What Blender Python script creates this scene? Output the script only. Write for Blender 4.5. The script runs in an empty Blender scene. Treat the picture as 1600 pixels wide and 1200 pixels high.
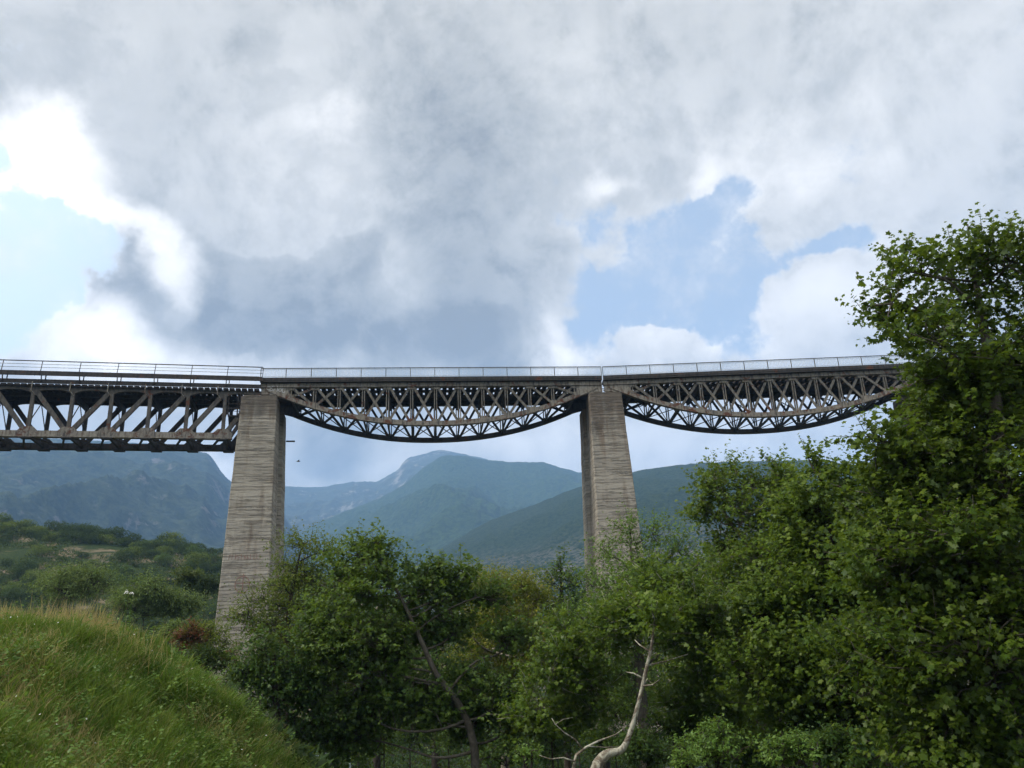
import bpy, math, random
import numpy as np
R = math.radians
SC = bpy.context.scene
COL = SC.collection

# ------------------------------------------------------------------ camera
TH, RO, F = .3319, .0437, 1250.0
EYE = 1.6
cF = np.array([0, math.cos(TH), math.sin(TH)])
cR0 = np.array([1., 0, 0]); cU0 = np.array([0, -math.sin(TH), math.cos(TH)])
cR = cR0 * math.cos(RO) - cU0 * math.sin(RO)
cU = cU0 * math.cos(RO) + cR0 * math.sin(RO)
cam_d = bpy.data.cameras.new('camera'); cam = bpy.data.objects.new('camera', cam_d); COL.objects.link(cam)
cam_d.sensor_width = 36; cam_d.lens = 36 * F / 1600
cam_d.clip_start = .1; cam_d.clip_end = 60000
from mathutils import Matrix, Vector
cam.matrix_world = Matrix(((cR[0], cU[0], -cF[0], 0), (cR[1], cU[1], -cF[1], 0), (cR[2], cU[2], -cF[2], EYE), (0, 0, 0, 1)))
SC.camera = cam

def at(px, py, D):
    """world point seen in direction (px, py) of the survey photograph at ground depth D"""
    v = cF + cR * (px - 800) / F + cU * (600 - py) / F
    v = v / v[1] * D
    return np.array([v[0], v[1], v[2] + EYE])

# ------------------------------------------------------------------ light, exposure
SC.view_settings.view_transform = 'Standard'; SC.view_settings.look = 'None'
SC.view_settings.exposure = .6; SC.view_settings.gamma = 1
SC.cycles.max_bounces = 6; SC.cycles.diffuse_bounces = 3; SC.cycles.glossy_bounces = 2
SC.cycles.transmission_bounces = 4; SC.cycles.volume_bounces = 1; SC.cycles.transparent_max_bounces = 8
SC.cycles.use_denoising = True
SC.cycles.use_adaptive_sampling = True; SC.cycles.adaptive_threshold = .02
SUN_AZ, SUN_EL = -100, 50          # azimuth clockwise from +Y
sun_d = bpy.data.lights.new('sun', 'SUN'); sun_d.energy = 3.3; sun_d.angle = R(18); sun_d.color = (1, .95, .86)
sun = bpy.data.objects.new('sun', sun_d); COL.objects.link(sun)
sv = Vector((math.sin(R(SUN_AZ)) * math.cos(R(SUN_EL)), math.cos(R(SUN_AZ)) * math.cos(R(SUN_EL)), math.sin(R(SUN_EL))))
sun.rotation_euler = sv.to_track_quat('Z', 'Y').to_euler()

# ------------------------------------------------------------------ sky: blue Nishita air with cloud banks
W = bpy.data.worlds.new('World'); SC.world = W; W.use_nodes = True
wt = W.node_tree; wt.nodes.clear()
def N(t, typ, **kw):
    n = t.nodes.new(typ)
    for k, v in kw.items():
        if k == 'ins':
            for i, val in v.items():
                if isinstance(val, bpy.types.NodeSocket): t.links.new(val, n.inputs[i])
                else: n.inputs[i].default_value = val
        else: setattr(n, k, v)
    return n
def M(t, op, a, b=0., c=0., clamp=False):
    n = N(t, 'ShaderNodeMath', operation=op, ins={0: a, 1: b, 2: c}); n.use_clamp = clamp
    return n.outputs[0]
def mix(t, f, a, b):
    n = t.nodes.new('ShaderNodeMix'); n.data_type = 'RGBA'
    for i, v in ((0, f), (6, a), (7, b)):
        if isinstance(v, bpy.types.NodeSocket): t.links.new(v, n.inputs[i])
        else: n.inputs[i].default_value = v if i == 0 else (*v, 1)
    return n.outputs[2]
def ramp(t, v, lo, hi, a=0., b=1., smooth=True):
    n = N(t, 'ShaderNodeMapRange', ins={0: v, 1: lo, 2: hi, 3: a, 4: b})
    if smooth: n.interpolation_type = 'SMOOTHSTEP'
    return n.outputs[0]
sky = N(wt, 'ShaderNodeTexSky', sky_type='NISHITA', sun_disc=False, sun_elevation=R(SUN_EL), sun_rotation=R(SUN_AZ), dust_density=1.5)
tc = N(wt, 'ShaderNodeTexCoord')
sep = N(wt, 'ShaderNodeSeparateXYZ', ins={0: tc.outputs['Generated']})
az = M(wt, 'ARCTAN2', sep.outputs[0], sep.outputs[1]); el = M(wt, 'ARCSINE', sep.outputs[2])
ae = N(wt, 'ShaderNodeCombineXYZ', ins={0: az, 1: el, 2: 0.}).outputs[0]
def noise(t, v, scale, detail=4., rough=.55, dist=0., dim='3D'):
    return N(t, 'ShaderNodeTexNoise', noise_dimensions=dim, ins={'Vector': v, 'Scale': scale, 'Detail': detail, 'Roughness': rough, 'Distortion': dist})
dirv = N(wt, 'ShaderNodeVectorMath', operation='NORMALIZE', ins={0: tc.outputs['Generated']}).outputs[0]
wn = noise(wt, dirv, 9., 5., .6)
wv = N(wt, 'ShaderNodeVectorMath', operation='SUBTRACT', ins={0: wn.outputs['Color'], 1: (.5, .5, .5)}).outputs[0]
wv = N(wt, 'ShaderNodeVectorMath', operation='SCALE', ins={0: wv, 'Scale': .13}).outputs[0]
aw = N(wt, 'ShaderNodeVectorMath', operation='ADD', ins={0: ae, 1: wv}).outputs[0]
def azel(px, py):
    v = at(px, py, 1.) - np.array([0, 0, EYE]); v /= np.linalg.norm(v)
    return math.atan2(v[0], v[1]), math.asin(v[2])
def blobs(lst, start=0.):
    acc = start
    for b in lst:
        px, py, rx, ry, amp = b[:5]; rot = b[5] if len(b) > 5 else 0
        a, e = azel(px, py)
        mp = N(wt, 'ShaderNodeMapping', vector_type='TEXTURE', ins={0: aw, 1: (a, e, 0), 2: (0, 0, R(rot)), 3: (rx / F * 1.05, ry / F, 1)})
        ln = N(wt, 'ShaderNodeVectorMath', operation='LENGTH', ins={0: mp.outputs[0]}).outputs['Value']
        g = ramp(wt, ln, 0., 1.5, amp, 0.)
        acc = M(wt, 'ADD', acc, g)
    return acc
gaps = blobs([  # openings of blue between the clouds
    (985, 470, 120, 90, -.95), (1060, 385, 140, 70, -.9, 25), (1150, 330, 60, 70, -.8), (1240, 400, 100, 42, -.7), (1340, 372, 60, 25, -.6),
    (1115, 450, 100, 60, -.7), (1190, 450, 60, 50, -.5), (1165, 545, 60, 40, -.55), (1120, 495, 90, 45, -.8), (930, 420, 50, 70, -.6), (900, 545, 45, 50, -.5), (890, 345, 60, 30, -.45),
    (0, 240, 28, 36, -1.), (20, 395, 90, 55, -.9), (110, 372, 80, 26, -.7, -15), (20, 480, 75, 65, -.8), (-150, 420, 150, 150, -1.), (150, 410, 40, 25, -.4), (70, 440, 60, 50, -.4),
    ], 1.08)
gaps = M(wt, 'MAXIMUM', gaps, -.12)
gaps = blobs([(1045, 530, 95, 22, .8), (975, 522, 34, 13, .45), (1315, 485, 118, 70, 1.2), (1230, 455, 50, 26, .6), (930, 450, 50, 22, .6, 30), (1108, 265, 28, 45, 1.), (1230, 345, 40, 60, .4), (1120, 400, 40, 22, .25), (930, 385, 40, 20, .3),
    (120, 530, 90, 40, .6), (40, 395, 16, 10, .35)], gaps)
n1 = noise(wt, dirv, 7., 9., .62, .25); n2 = noise(wt, ae, 2.6, 3., .5)
sunside = N(wt, 'ShaderNodeVectorMath', operation='ADD', ins={0: dirv, 1: (-.020, 0., .018)}).outputs[0]
n1b = noise(wt, sunside, 7., 9., .62, .25)
billow = M(wt, 'SUBTRACT', n1.outputs[0], n1b.outputs[0])  # cloud self-shading put into brightness, lighter towards the sun
cov = M(wt, 'ADD', gaps, M(wt, 'MULTIPLY', M(wt, 'SUBTRACT', n1.outputs[0], .5), 1.9))
n4 = noise(wt, dirv, 22., 8., .68, .15)
cov = M(wt, 'ADD', cov, M(wt, 'MULTIPLY', M(wt, 'SUBTRACT', n4.outputs[0], .5), 1.0))
mask = ramp(wt, cov, .28, .80)
edge = ramp(wt, cov, .45, .95, 1., 0.)
lum = blobs([
    (95, 250, 80, 70, .5, -30), (60, 200, 60, 50, .3), (175, 350, 110, 34, .6, -12), (285, 425, 45, 36, .5, -30), (130, 535, 90, 55, .55), (250, 575, 160, 45, .4), (30, 290, 60, 40, .4),
    (505, 190, 70, 28, .2), (1240, 250, 120, 90, .22), (1290, 480, 150, 80, .32), (1045, 530, 110, 36, .3), (940, 288, 60, 24, .3), (1108, 262, 34, 52, .3),
    (860, 530, 35, 60, .3), (900, 575, 60, 25, .3), (800, 690, 150, 60, .22), (1080, 690, 260, 60, .25), (880, 610, 60, 60, .15), (1400, 230, 340, 260, .08), (420, 250, 180, 120, .10), (620, 440, 30, 60, .08),
    (350, 745, 40, 40, .45), (600, 735, 60, 30, .2), (930, 110, 90, 60, .08),
    (720, 290, 140, 260, -.19), (360, 500, 170, 60, -.08), (620, 520, 200, 70, -.10), (760, 480, 100, 120, -.1), (510, 690, 110, 80, -.14), (150, 120, 200, 60, -.03), (800, 60, 700, 90, -.02)], .555)
edge_amp = ramp(wt, az, -.5, .15, .26, .10)
lum = M(wt, 'ADD', lum, M(wt, 'MULTIPLY', edge, edge_amp))
n3 = noise(wt, dirv, 13., 6., .6)
lum = M(wt, 'ADD', lum, M(wt, 'MULTIPLY', M(wt, 'SUBTRACT', n1.outputs[0], .5), .16))
lum = M(wt, 'ADD', lum, M(wt, 'MULTIPLY', M(wt, 'SUBTRACT', n3.outputs[0], .5), .10))
lum = M(wt, 'ADD', lum, M(wt, 'MULTIPLY', M(wt, 'SUBTRACT', n2.outputs[0], .5), .18))
# a lower, darker deck of heaped cloud in front of the bright one
low = blobs([(190, 430, 60, 35, .8), (320, 415, 100, 45, 1.), (440, 410, 70, 40, 1.), (520, 400, 45, 40, .9), (580, 395, 38, 50, 1.), (330, 480, 190, 60, .9), (500, 480, 160, 80, .9), (640, 540, 160, 80, .9), (280, 470, 30, 30, -.9, -30), (520, 710, 110, 70, .9), (600, 640, 60, 50, .5), (760, 540, 60, 70, .5), (640, 330, 30, 40, .2)])
low = M(wt, 'ADD', low, M(wt, 'MULTIPLY', M(wt, 'SUBTRACT', n4.outputs[0], .5), .7)); low = M(wt, 'ADD', low, M(wt, 'MULTIPLY', M(wt, 'SUBTRACT', n1.outputs[0], .5), .8))
lum = M(wt, 'ADD', lum, ramp(wt, low, .38, .62, 0., -.085)); lum = M(wt, 'ADD', lum, ramp(wt, low, .55, 1.1, 0., -.075))
wisp = M(wt, 'MULTIPLY', M(wt, 'SUBTRACT', n4.outputs[0], .5), ramp(wt, cov, .9, 1.3, .45, .10)); lum = M(wt, 'ADD', lum, wisp)
lum = M(wt, 'ADD', lum, M(wt, 'MULTIPLY', billow, ramp(wt, cov, 1.0, 1.5, .7, .14)))
# the unseen half of the sky behind the viewer is raised in brightness to light surfaces facing it
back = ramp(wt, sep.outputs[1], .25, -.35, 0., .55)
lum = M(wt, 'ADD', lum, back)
lum = M(wt, 'MAXIMUM', lum, .25)
tint = mix(wt, ramp(wt, lum, .35, .85), (.94, .92, .83), (1.0, .96, .89))
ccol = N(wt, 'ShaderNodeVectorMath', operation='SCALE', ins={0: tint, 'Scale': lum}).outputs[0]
bcol = N(wt, 'ShaderNodeVectorMath', operation='SCALE', ins={0: sky.outputs[0], 'Scale': .085}).outputs[0]
# thin haze veil brightens the clear gaps, most on the sunny side
veil = ramp(wt, az, -.62, -.25, .62, .28)
bcol = N(wt, 'ShaderNodeVectorMath', operation='ADD', ins={0: bcol, 1: N(wt, 'ShaderNodeVectorMath', operation='SCALE', ins={0: (.93, 1., .99), 'Scale': veil}).outputs[0]}).outputs[0]
film = M(wt, 'MULTIPLY', ramp(wt, M(wt, 'ADD', M(wt, 'MULTIPLY', n1.outputs[0], .6), M(wt, 'MULTIPLY', n4.outputs[0], .4)), .42, .66), .55)
bcol = mix(wt, film, bcol, ccol)
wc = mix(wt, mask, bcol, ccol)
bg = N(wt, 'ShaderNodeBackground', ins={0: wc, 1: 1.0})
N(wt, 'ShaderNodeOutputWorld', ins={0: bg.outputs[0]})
W.cycles.sampling_method = 'MANUAL'; W.cycles.sample_map_resolution = 1024

# ------------------------------------------------------------------ helpers
def tag(o, label=None, cat=None, group=None, kind=None):
    if label: o['label'] = label
    if cat: o['category'] = cat
    if group: o['group'] = group
    if kind: o['kind'] = kind
    return o
def empty(name, loc=(0, 0, 0), rz=0, **kw):
    o = bpy.data.objects.new(name, None); COL.objects.link(o)
    o.location = loc; o.rotation_euler = (0, 0, rz); o.empty_display_size = .3
    return tag(o, **kw)
def link(name, me, mat, parent=None, smooth=False, **kw):
    o = bpy.data.objects.new(name, me); COL.objects.link(o)
    if mat and not me.materials: me.materials.append(mat)
    if parent: o.parent = parent
    if smooth: me.polygons.foreach_set('use_smooth', [True] * len(me.polygons))
    return tag(o, **kw)
class MB:
    def __init__(s): s.v = []; s.f = []
    def add(s, vs, fs):
        b = len(s.v); s.v += [tuple(map(float, p)) for p in vs]; s.f += [tuple(i + b for i in q) for q in fs]; return s
    def box(s, a, b):
        x0, y0, z0 = a; x1, y1, z1 = b
        return s.add([(x0, y0, z0), (x1, y0, z0), (x1, y1, z0), (x0, y1, z0), (x0, y0, z1), (x1, y0, z1), (x1, y1, z1), (x0, y1, z1)],
                     [(0, 3, 2, 1), (4, 5, 6, 7), (0, 1, 5, 4), (1, 2, 6, 5), (2, 3, 7, 6), (3, 0, 4, 7)])
    def bar(s, p, q, w, h, up=(0, 0, 1)):
        """box from p to q, width w across 'up', height h along 'up'"""
        p, q, up = np.array(p, float), np.array(q, float), np.array(up, float)
        d = q - p; d /= np.linalg.norm(d)
        sd = np.cross(d, up); sd /= np.linalg.norm(sd); u = np.cross(sd, d)
        c = [(-1, -1), (1, -1), (1, 1), (-1, 1)]
        vs = [p + sd * w / 2 * a + u * h / 2 * b for a, b in c] + [q + sd * w / 2 * a + u * h / 2 * b for a, b in c]
        return s.add(vs, [(0, 3, 2, 1), (4, 5, 6, 7), (0, 1, 5, 4), (1, 2, 6, 5), (2, 3, 7, 6), (3, 0, 4, 7)])
    def tube(s, pts, rad, n=7):
        pts = [np.array(p, float) for p in pts]; m = len(pts); b = len(s.v); ref = np.array([.31, .17, .93])
        for i, p in enumerate(pts):
            d = pts[min(i + 1, m - 1)] - pts[max(i - 1, 0)]; L = np.linalg.norm(d); d = d / (L if L > 1e-9 else 1)
            a = np.cross(d, ref); la = np.linalg.norm(a)
            if la < .1: a = np.cross(d, [1, 0, 0]); la = np.linalg.norm(a)
            a /= la; c = np.cross(d, a)
            for k in range(n):
                t = 2 * math.pi * k / n; s.v.append(tuple(p + rad[i] * (a * math.cos(t) + c * math.sin(t))))
        for i in range(m - 1):
            for k in range(n):
                k2 = (k + 1) % n; s.f.append((b + i * n + k, b + i * n + k2, b + (i + 1) * n + k2, b + (i + 1) * n + k))
        s.f.append(tuple(b + (m - 1) * n + k for k in range(n))); s.f.append(tuple(b + n - 1 - k for k in range(n)))
        return s
    def prism(s, poly, y0, y1):
        """polygon in x,z extruded along y"""
        n = len(poly); b = [(x, y0, z) for x, z in poly] + [(x, y1, z) for x, z in poly]
        return s.add(b, [tuple(range(n)), tuple(range(2 * n - 1, n - 1, -1))] + [(i, i + n, (i + 1) % n + n, (i + 1) % n) for i in range(n)])
    def mesh(s, name):
        me = bpy.data.meshes.new(name); me.from_pydata(s.v, [], s.f); me.update(); return me
    def build(s, name, mat, parent=None, smooth=False, **kw): return link(name, s.mesh(name), mat, parent, smooth, **kw)

def hsh(i, j, s): 
    h = (i.astype(np.int64) * 374761393 + j.astype(np.int64) * 668265263 + s * 982451653) & 0xffffffff
    h = ((h ^ (h >> 13)) * 1274126177) & 0xffffffff
    return ((h ^ (h >> 16)) & 0xffff) / 65535.
def vnoise(x, y, s=0):
    i, j = np.floor(x), np.floor(y); u, v = x - i, y - j
    u = u * u * (3 - 2 * u); v = v * v * (3 - 2 * v)
    a, b, c, d = hsh(i, j, s), hsh(i + 1, j, s), hsh(i, j + 1, s), hsh(i + 1, j + 1, s)
    return (a * (1 - u) + b * u) * (1 - v) + (c * (1 - u) + d * u) * v - .5
def fbm(x, y, o=5, s=0, ridged=False):
    r = 0; a = 1.
    for k in range(o):
        n = vnoise(x * 2 ** k + 17.3 * k, y * 2 ** k - 9.1 * k, s + k)
        r = r + a * ((.5 - 2 * abs(n)) if ridged else n); a *= .5
    return r

# ------------------------------------------------------------------ materials
def new_mat(name):
    m = bpy.data.materials.new(name); m.use_nodes = True; t = m.node_tree; t.nodes.clear(); return m, t
def out(t, sh): N(t, 'ShaderNodeOutputMaterial', ins={0: sh})
def bsdf(t, col, rough=.8, bump=None, bs=.3, bd=.05, spec=.3):
    p = N(t, 'ShaderNodeBsdfPrincipled', ins={'Roughness': rough, 'Specular IOR Level': spec})
    if isinstance(col, bpy.types.NodeSocket): t.links.new(col, p.inputs[0])
    else: p.inputs[0].default_value = (*col, 1)
    if bump is not None:
        b = N(t, 'ShaderNodeBump', ins={'Strength': bs, 'Distance': bd, 'Height': bump}); t.links.new(b.outputs[0], p.inputs['Normal'])
    return p.outputs[0]
def ocoord(t, kind='Object', scale=(1, 1, 1)):
    c = N(t, 'ShaderNodeTexCoord').outputs[kind]
    return N(t, 'ShaderNodeMapping', ins={0: c, 3: scale}).outputs[0]

def steel(name, base, rust_amt, dark=(.05, .045, .04)):
    m, t = new_mat(name); c = ocoord(t)
    a = noise(t, c, 1.3, 6., .65, .4).outputs[0]; b = noise(t, c, 5., 5., .7).outputs[0]; d = noise(t, ocoord(t, scale=(2.2, 2.2, .5)), 2.3, 4., .6).outputs[0]
    col = mix(t, ramp(t, b, .35, .65), base, tuple(x * .72 for x in base))
    col = mix(t, ramp(t, d, .42, .68, 0., .85), col, dark)
    rc = mix(t, b, (.16, .055, .02), (.07, .03, .018))
    col = mix(t, ramp(t, a, .62 - rust_amt, .72 - rust_amt), col, rc)
    out(t, bsdf(t, col, .65, b, .25, .01)); return m
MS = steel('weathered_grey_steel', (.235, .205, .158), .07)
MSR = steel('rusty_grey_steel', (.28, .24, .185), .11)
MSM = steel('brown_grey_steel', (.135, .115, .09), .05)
MSD = steel('grimy_shaded_steel', (.062, .053, .045), .03, (.02, .018, .016))  # darker copy of the steel: shade on far girders and deck put into colour
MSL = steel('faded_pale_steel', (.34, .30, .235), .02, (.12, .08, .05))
MRAIL = steel('dull_railing_steel', (.16, .165, .16), .0)
m, t = new_mat('galvanised_infill'); out(t, bsdf(t, (.42, .46, .48), .5)); MGAL = m
m, t = new_mat('tarred_timber'); c = ocoord(t, scale=(1, 8, 8)); a = noise(t, c, 2., 5., .6).outputs[0]
out(t, bsdf(t, mix(t, a, (.03, .024, .02), (.07, .055, .045)), .9, a, .3, .02)); MTIM = m

def concrete(name, base, stain, seed):
    m, t = new_mat(name); c = ocoord(t)
    sx = N(t, 'ShaderNodeSeparateXYZ', ins={0: c})
    wob = noise(t, ocoord(t, scale=(.5, .5, 1.2)), 1.6 + seed * .1, 4., .6).outputs[0]
    z = M(t, 'ADD', M(t, 'MULTIPLY', sx.outputs[2], 3.1), M(t, 'MULTIPLY', wob, 1.1))
    saw = M(t, 'FRACT', z); cell = N(t, 'ShaderNodeTexWhiteNoise', noise_dimensions='1D', ins={'W': M(t, 'FLOOR', z)}).outputs[0]
    patch = noise(t, ocoord(t, scale=(.55, .55, 2.6)), 1.4, 5., .65, .4).outputs[0]
    line = ramp(t, saw, .0, .34, 1., 0.)
    line = M(t, 'MULTIPLY', line, ramp(t, patch, .42, .58)); line = M(t, 'MULTIPLY', line, .7)
    strat = noise(t, ocoord(t, scale=(.28, .28, 8.)), 1.15, 5., .6, .25).outputs[0]
    line = M(t, 'MAXIMUM', line, ramp(t, strat, .555, .60))
    strat2 = noise(t, ocoord(t, scale=(.5, .5, 9.)), 1.3, 3., .5, .2).outputs[0]
    line = M(t, 'MAXIMUM', line, ramp(t, strat2, .60, .66, 0., .7))
    streak = noise(t, ocoord(t, scale=(1., 1., .09)), 1.1, 5., .55, .3).outputs[0]
    big = noise(t, ocoord(t, scale=(1, 1, .45)), .35, 4., .6).outputs[0]
    col = mix(t, cell, tuple(x * .86 for x in base), tuple(x * 1.1 for x in base))
    fine = noise(t, c, 6., 6., .7).outputs[0]
    col = mix(t, ramp(t, fine, .4, .75, 0., .45), col, tuple(x * .6 for x in base))
    topd = ramp(t, sx.outputs[2], -9. if seed == 2 else -4., 0., 0., .22)
    col = mix(t, ramp(t, M(t, 'ADD', streak, topd), .50, .72, 0., .65), col, stain)
    col = mix(t, ramp(t, M(t, 'ADD', big, topd), .52, .78, 0., .6), col, (.085, .08, .07))
    col = mix(t, M(t, 'MULTIPLY', line, .47), col, (.07, .055, .04))
    jz = M(t, 'FRACT', M(t, 'ADD', M(t, 'MULTIPLY', sx.outputs[2], .36), M(t, 'MULTIPLY', wob, .05))); jl = ramp(t, jz, .0, .035, 1., 0.)
    col = mix(t, M(t, 'MULTIPLY', jl, ramp(t, fine, .35, .6, 0., .8)), col, (.06, .05, .04))
    eff = noise(t, ocoord(t, scale=(1.3, 1.3, .6)), .8, 6., .7, .5).outputs[0]; col = mix(t, ramp(t, eff, .56, .70, 0., .5), col, tuple(min(1, x * 1.35) for x in base))
    h = M(t, 'ADD', M(t, 'MULTIPLY', line, -1.), M(t, 'MULTIPLY', cell, .35)); h = M(t, 'ADD', h, M(t, 'MULTIPLY', fine, .4))
    out(t, bsdf(t, col, .92, h, .9, .06)); return m
MC1 = concrete('board_marked_concrete', (.39, .345, .27), (.17, .11, .065), 0)
MC2 = concrete('streaked_grey_concrete', (.35, .31, .245), (.17, .105, .06), 2)

def leafmat(name, c1, c2, c3, trans=.35, yellow=.0, rough=.5):
    m, t = new_mat(name)
    g = N(t, 'ShaderNodeNewGeometry'); a = N(t, 'ShaderNodeAttribute', attribute_name='tint').outputs['Fac']
    n = noise(t, ocoord(t), .45, 3., .5).outputs[0]
    col = mix(t, ramp(t, n, .35, .65), c1, c2)
    col = mix(t, ramp(t, a, .55, 1., 0., .8), col, c3)
    back = mix(t, g.outputs['Backfacing'], col, mix(t, .5, col, (.13, .17, .10)))
    p = N(t, 'ShaderNodeBsdfPrincipled', ins={0: back, 'Roughness': rough, 'Specular IOR Level': .22})
    tr = N(t, 'ShaderNodeBsdfTranslucent', ins={0: mix(t, .55, col, (.17, .24, .015))})
    mx = N(t, 'ShaderNodeMixShader', ins={0: trans, 1: p.outputs[0], 2: tr.outputs[0]})
    out(t, mx.outputs[0]); return m
ML_H = leafmat('plane_tree_leaf', (.046, .090, .008), (.074, .122, .010), (.115, .155, .018), .42)
ML_G = leafmat('pale_plane_tree_leaf', (.070, .125, .012), (.098, .16, .015), (.15, .20, .03), .42)
ML_B = leafmat('bluish_plane_tree_leaf', (.060, .120, .020), (.088, .15, .020), (.13, .19, .04), .42)
ML_A = leafmat('robinia_leaf', (.082, .125, .012), (.115, .155, .014), (.15, .14, .03), .40)
ML_C = leafmat('yellowing_leaf', (.12, .145, .012), (.15, .165, .015), (.24, .20, .02), .45)
ML_D = leafmat('deep_green_leaf', (.034, .076, .014), (.050, .10, .016), (.07, .12, .022), .34)
ML_R = leafmat('red_sumac_leaf', (.13, .016, .012), (.09, .03, .014), (.17, .045, .02), .3)
ML_N = leafmat('fresh_green_leaf', (.085, .165, .025), (.115, .20, .03), (.16, .25, .05), .42)
ML_S = leafmat('maquis_leaf', (.012, .032, .006), (.022, .046, .008), (.036, .06, .012), .2, rough=.85)
ML_O = leafmat('olive_grey_leaf', (.14, .19, .06), (.12, .18, .045), (.17, .22, .08), .35, rough=.8)
ML_Y = leafmat('lime_green_leaf', (.09, .125, .02), (.11, .14, .025), (.14, .16, .03), .3)
def barkmat(name, a_, b_, sc=3.):
    m, t = new_mat(name); a = noise(t, ocoord(t), sc, 5., .65, 1.).outputs[0]
    f2 = noise(t, ocoord(t, scale=(6, 6, 1.2)), sc * 2.5, 5., .7, .5).outputs[0]
    col = mix(t, ramp(t, f2, .45, .7, 0., .6), mix(t, ramp(t, a, .42, .58), a_, b_), tuple(x * .35 for x in a_))
    out(t, bsdf(t, col, .85, M(t, 'ADD', a, f2), .8, .03)); return m
MB_D = barkmat('brown_bark', (.07, .06, .045), (.115, .10, .075))
MB_P = barkmat('mottled_plane_bark', (.42, .40, .31), (.13, .10, .07), 4.)
MB_G = barkmat('pale_branch_bark', (.24, .21, .15), (.12, .095, .065), 4.)
MB_K = barkmat('dark_bark', (.035, .028, .02), (.06, .045, .035))

# ------------------------------------------------------------------ ground
_cx = [-80, -25, -12, -10.3, -7.7, -6.4, -4.9, -4.1, -2.6, 0, 4, 40]
_cz = [3.8, 3.2, 2.62, 2.36, 2.12, 1.22, .0, -.9, -2.0, -2.4, -2.6, -2.6]
HC = 235.
_hp = [(-900, 700), (-300, 770), (0, 812), (60, 822), (150, 836), (250, 850), (350, 862), (450, 884), (600, 940), (700, 985), (800, 1010)]
_hx = [at(a, b, HC)[0] for a, b in _hp]; _hz = [at(a, b, HC)[2] for a, b in _hp]
def sm(t): t = np.clip(t, 0, 1); return t * t * (3 - 2 * t)
def G(x, y):
    x = np.asarray(x, float); y = np.asarray(y, float)
    zc = np.interp(x, _cx, _cz) + .35 * vnoise(x * .7, y * .7, 3) * sm((y - 2) / 6)
    g0 = np.interp(x, [-30, -10, -3, 3, 40], [1.2, .6, 0, 0, 0])
    z = g0 + (zc - g0) * sm((y - 4) / 12)
    z = np.where(y > 16, zc + (-5.4 - zc) * sm((y - 16.5) / 15), z)
    z = np.where(y < 4, g0 * sm((y + 20) / 24), z)
    # left hill
    s = np.clip((y - 72) / (HC - 72), 0, 1.)
    hz = np.interp(x, _hx, _hz, right=-5.4); prof = s ** 1.15
    prof = np.where(y > HC, 1 - .9 * sm((y - HC) / 160), prof)
    bump = 3.2 * fbm(x / 26, y / 26, 4, 5) * sm((y - 75) / 60) * np.where(y > HC - 5, .35, 1)
    z = z + (hz + 5.4) * prof + bump * (hz > -4)
    # right-hand bank carrying the railway onto the slope
    z = z + 20 * sm((x - 44) / 40) * sm((y - 40) / 60) * (1 - .0 * y)
    return z
def grid_mesh(name, X, Y, Z, mat, **kw):
    n, m_ = X.shape; me = bpy.data.meshes.new(name)
    idx = np.arange(n * m_).reshape(n, m_)
    q = np.stack([idx[:-1, :-1], idx[:-1, 1:], idx[1:, 1:], idx[1:, :-1]], -1).reshape(-1, 4)
    set_mesh(me, np.stack([X, Y, Z], -1).reshape(-1, 3), q)
    return link(name, me, mat, None, True, **kw)
def set_mesh(me, V, Q, tint=None):
    k = Q.shape[1]
    me.vertices.add(len(V)); me.vertices.foreach_set('co', np.ascontiguousarray(V, dtype=np.float32).ravel())
    me.loops.add(Q.size); me.loops.foreach_set('vertex_index', np.ascontiguousarray(Q, dtype=np.int32).ravel())
    me.polygons.add(len(Q)); me.polygons.foreach_set('loop_start', np.arange(0, Q.size, k, dtype=np.int32))
    me.polygons.foreach_set('loop_total', np.full(len(Q), k, dtype=np.int32))
    me.update(calc_edges=True)
    if tint is not None:
        at_ = me.attributes.new('tint', 'FLOAT', 'FACE'); at_.data.foreach_set('value', np.ascontiguousarray(tint, dtype=np.float32))
    me.validate()

m, t = new_mat('soil_and_turf'); c = ocoord(t)
a = noise(t, c, .22, 6., .65, .3).outputs[0]; b = noise(t, c, 1.7, 5., .7).outputs[0]
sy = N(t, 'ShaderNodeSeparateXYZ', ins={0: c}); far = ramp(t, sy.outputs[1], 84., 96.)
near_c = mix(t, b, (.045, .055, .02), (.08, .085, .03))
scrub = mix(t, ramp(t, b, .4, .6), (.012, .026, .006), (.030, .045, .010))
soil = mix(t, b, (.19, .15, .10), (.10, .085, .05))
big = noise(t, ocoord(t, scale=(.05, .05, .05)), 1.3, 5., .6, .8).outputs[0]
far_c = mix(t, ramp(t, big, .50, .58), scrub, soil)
shade = mix(t, ramp(t, sy.outputs[1], 17., 24.), near_c, mix(t, b, (.012, .014, .008), (.028, .026, .016)))  # shade under the trees put into a darker soil colour
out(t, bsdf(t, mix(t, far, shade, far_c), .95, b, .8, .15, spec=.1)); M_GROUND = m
rr = np.concatenate([np.linspace(0, 3, 4), np.linspace(3.5, 60, 150), np.linspace(61, 420, 190), np.geomspace(430, 6000, 24)])
tt = np.concatenate([np.linspace(-50, 60, 331), np.linspace(62, 310, 60)]) * math.pi / 180
RR, TT = np.meshgrid(rr, tt, indexing='ij'); GX = RR * np.sin(TT); GY = RR * np.cos(TT)
GZ = G(GX, GY); GZ = np.where(RR > 450, GZ * 0 - 5.4, GZ)
grid_mesh('ground', GX, GY, GZ, M_GROUND, kind='structure')

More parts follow.
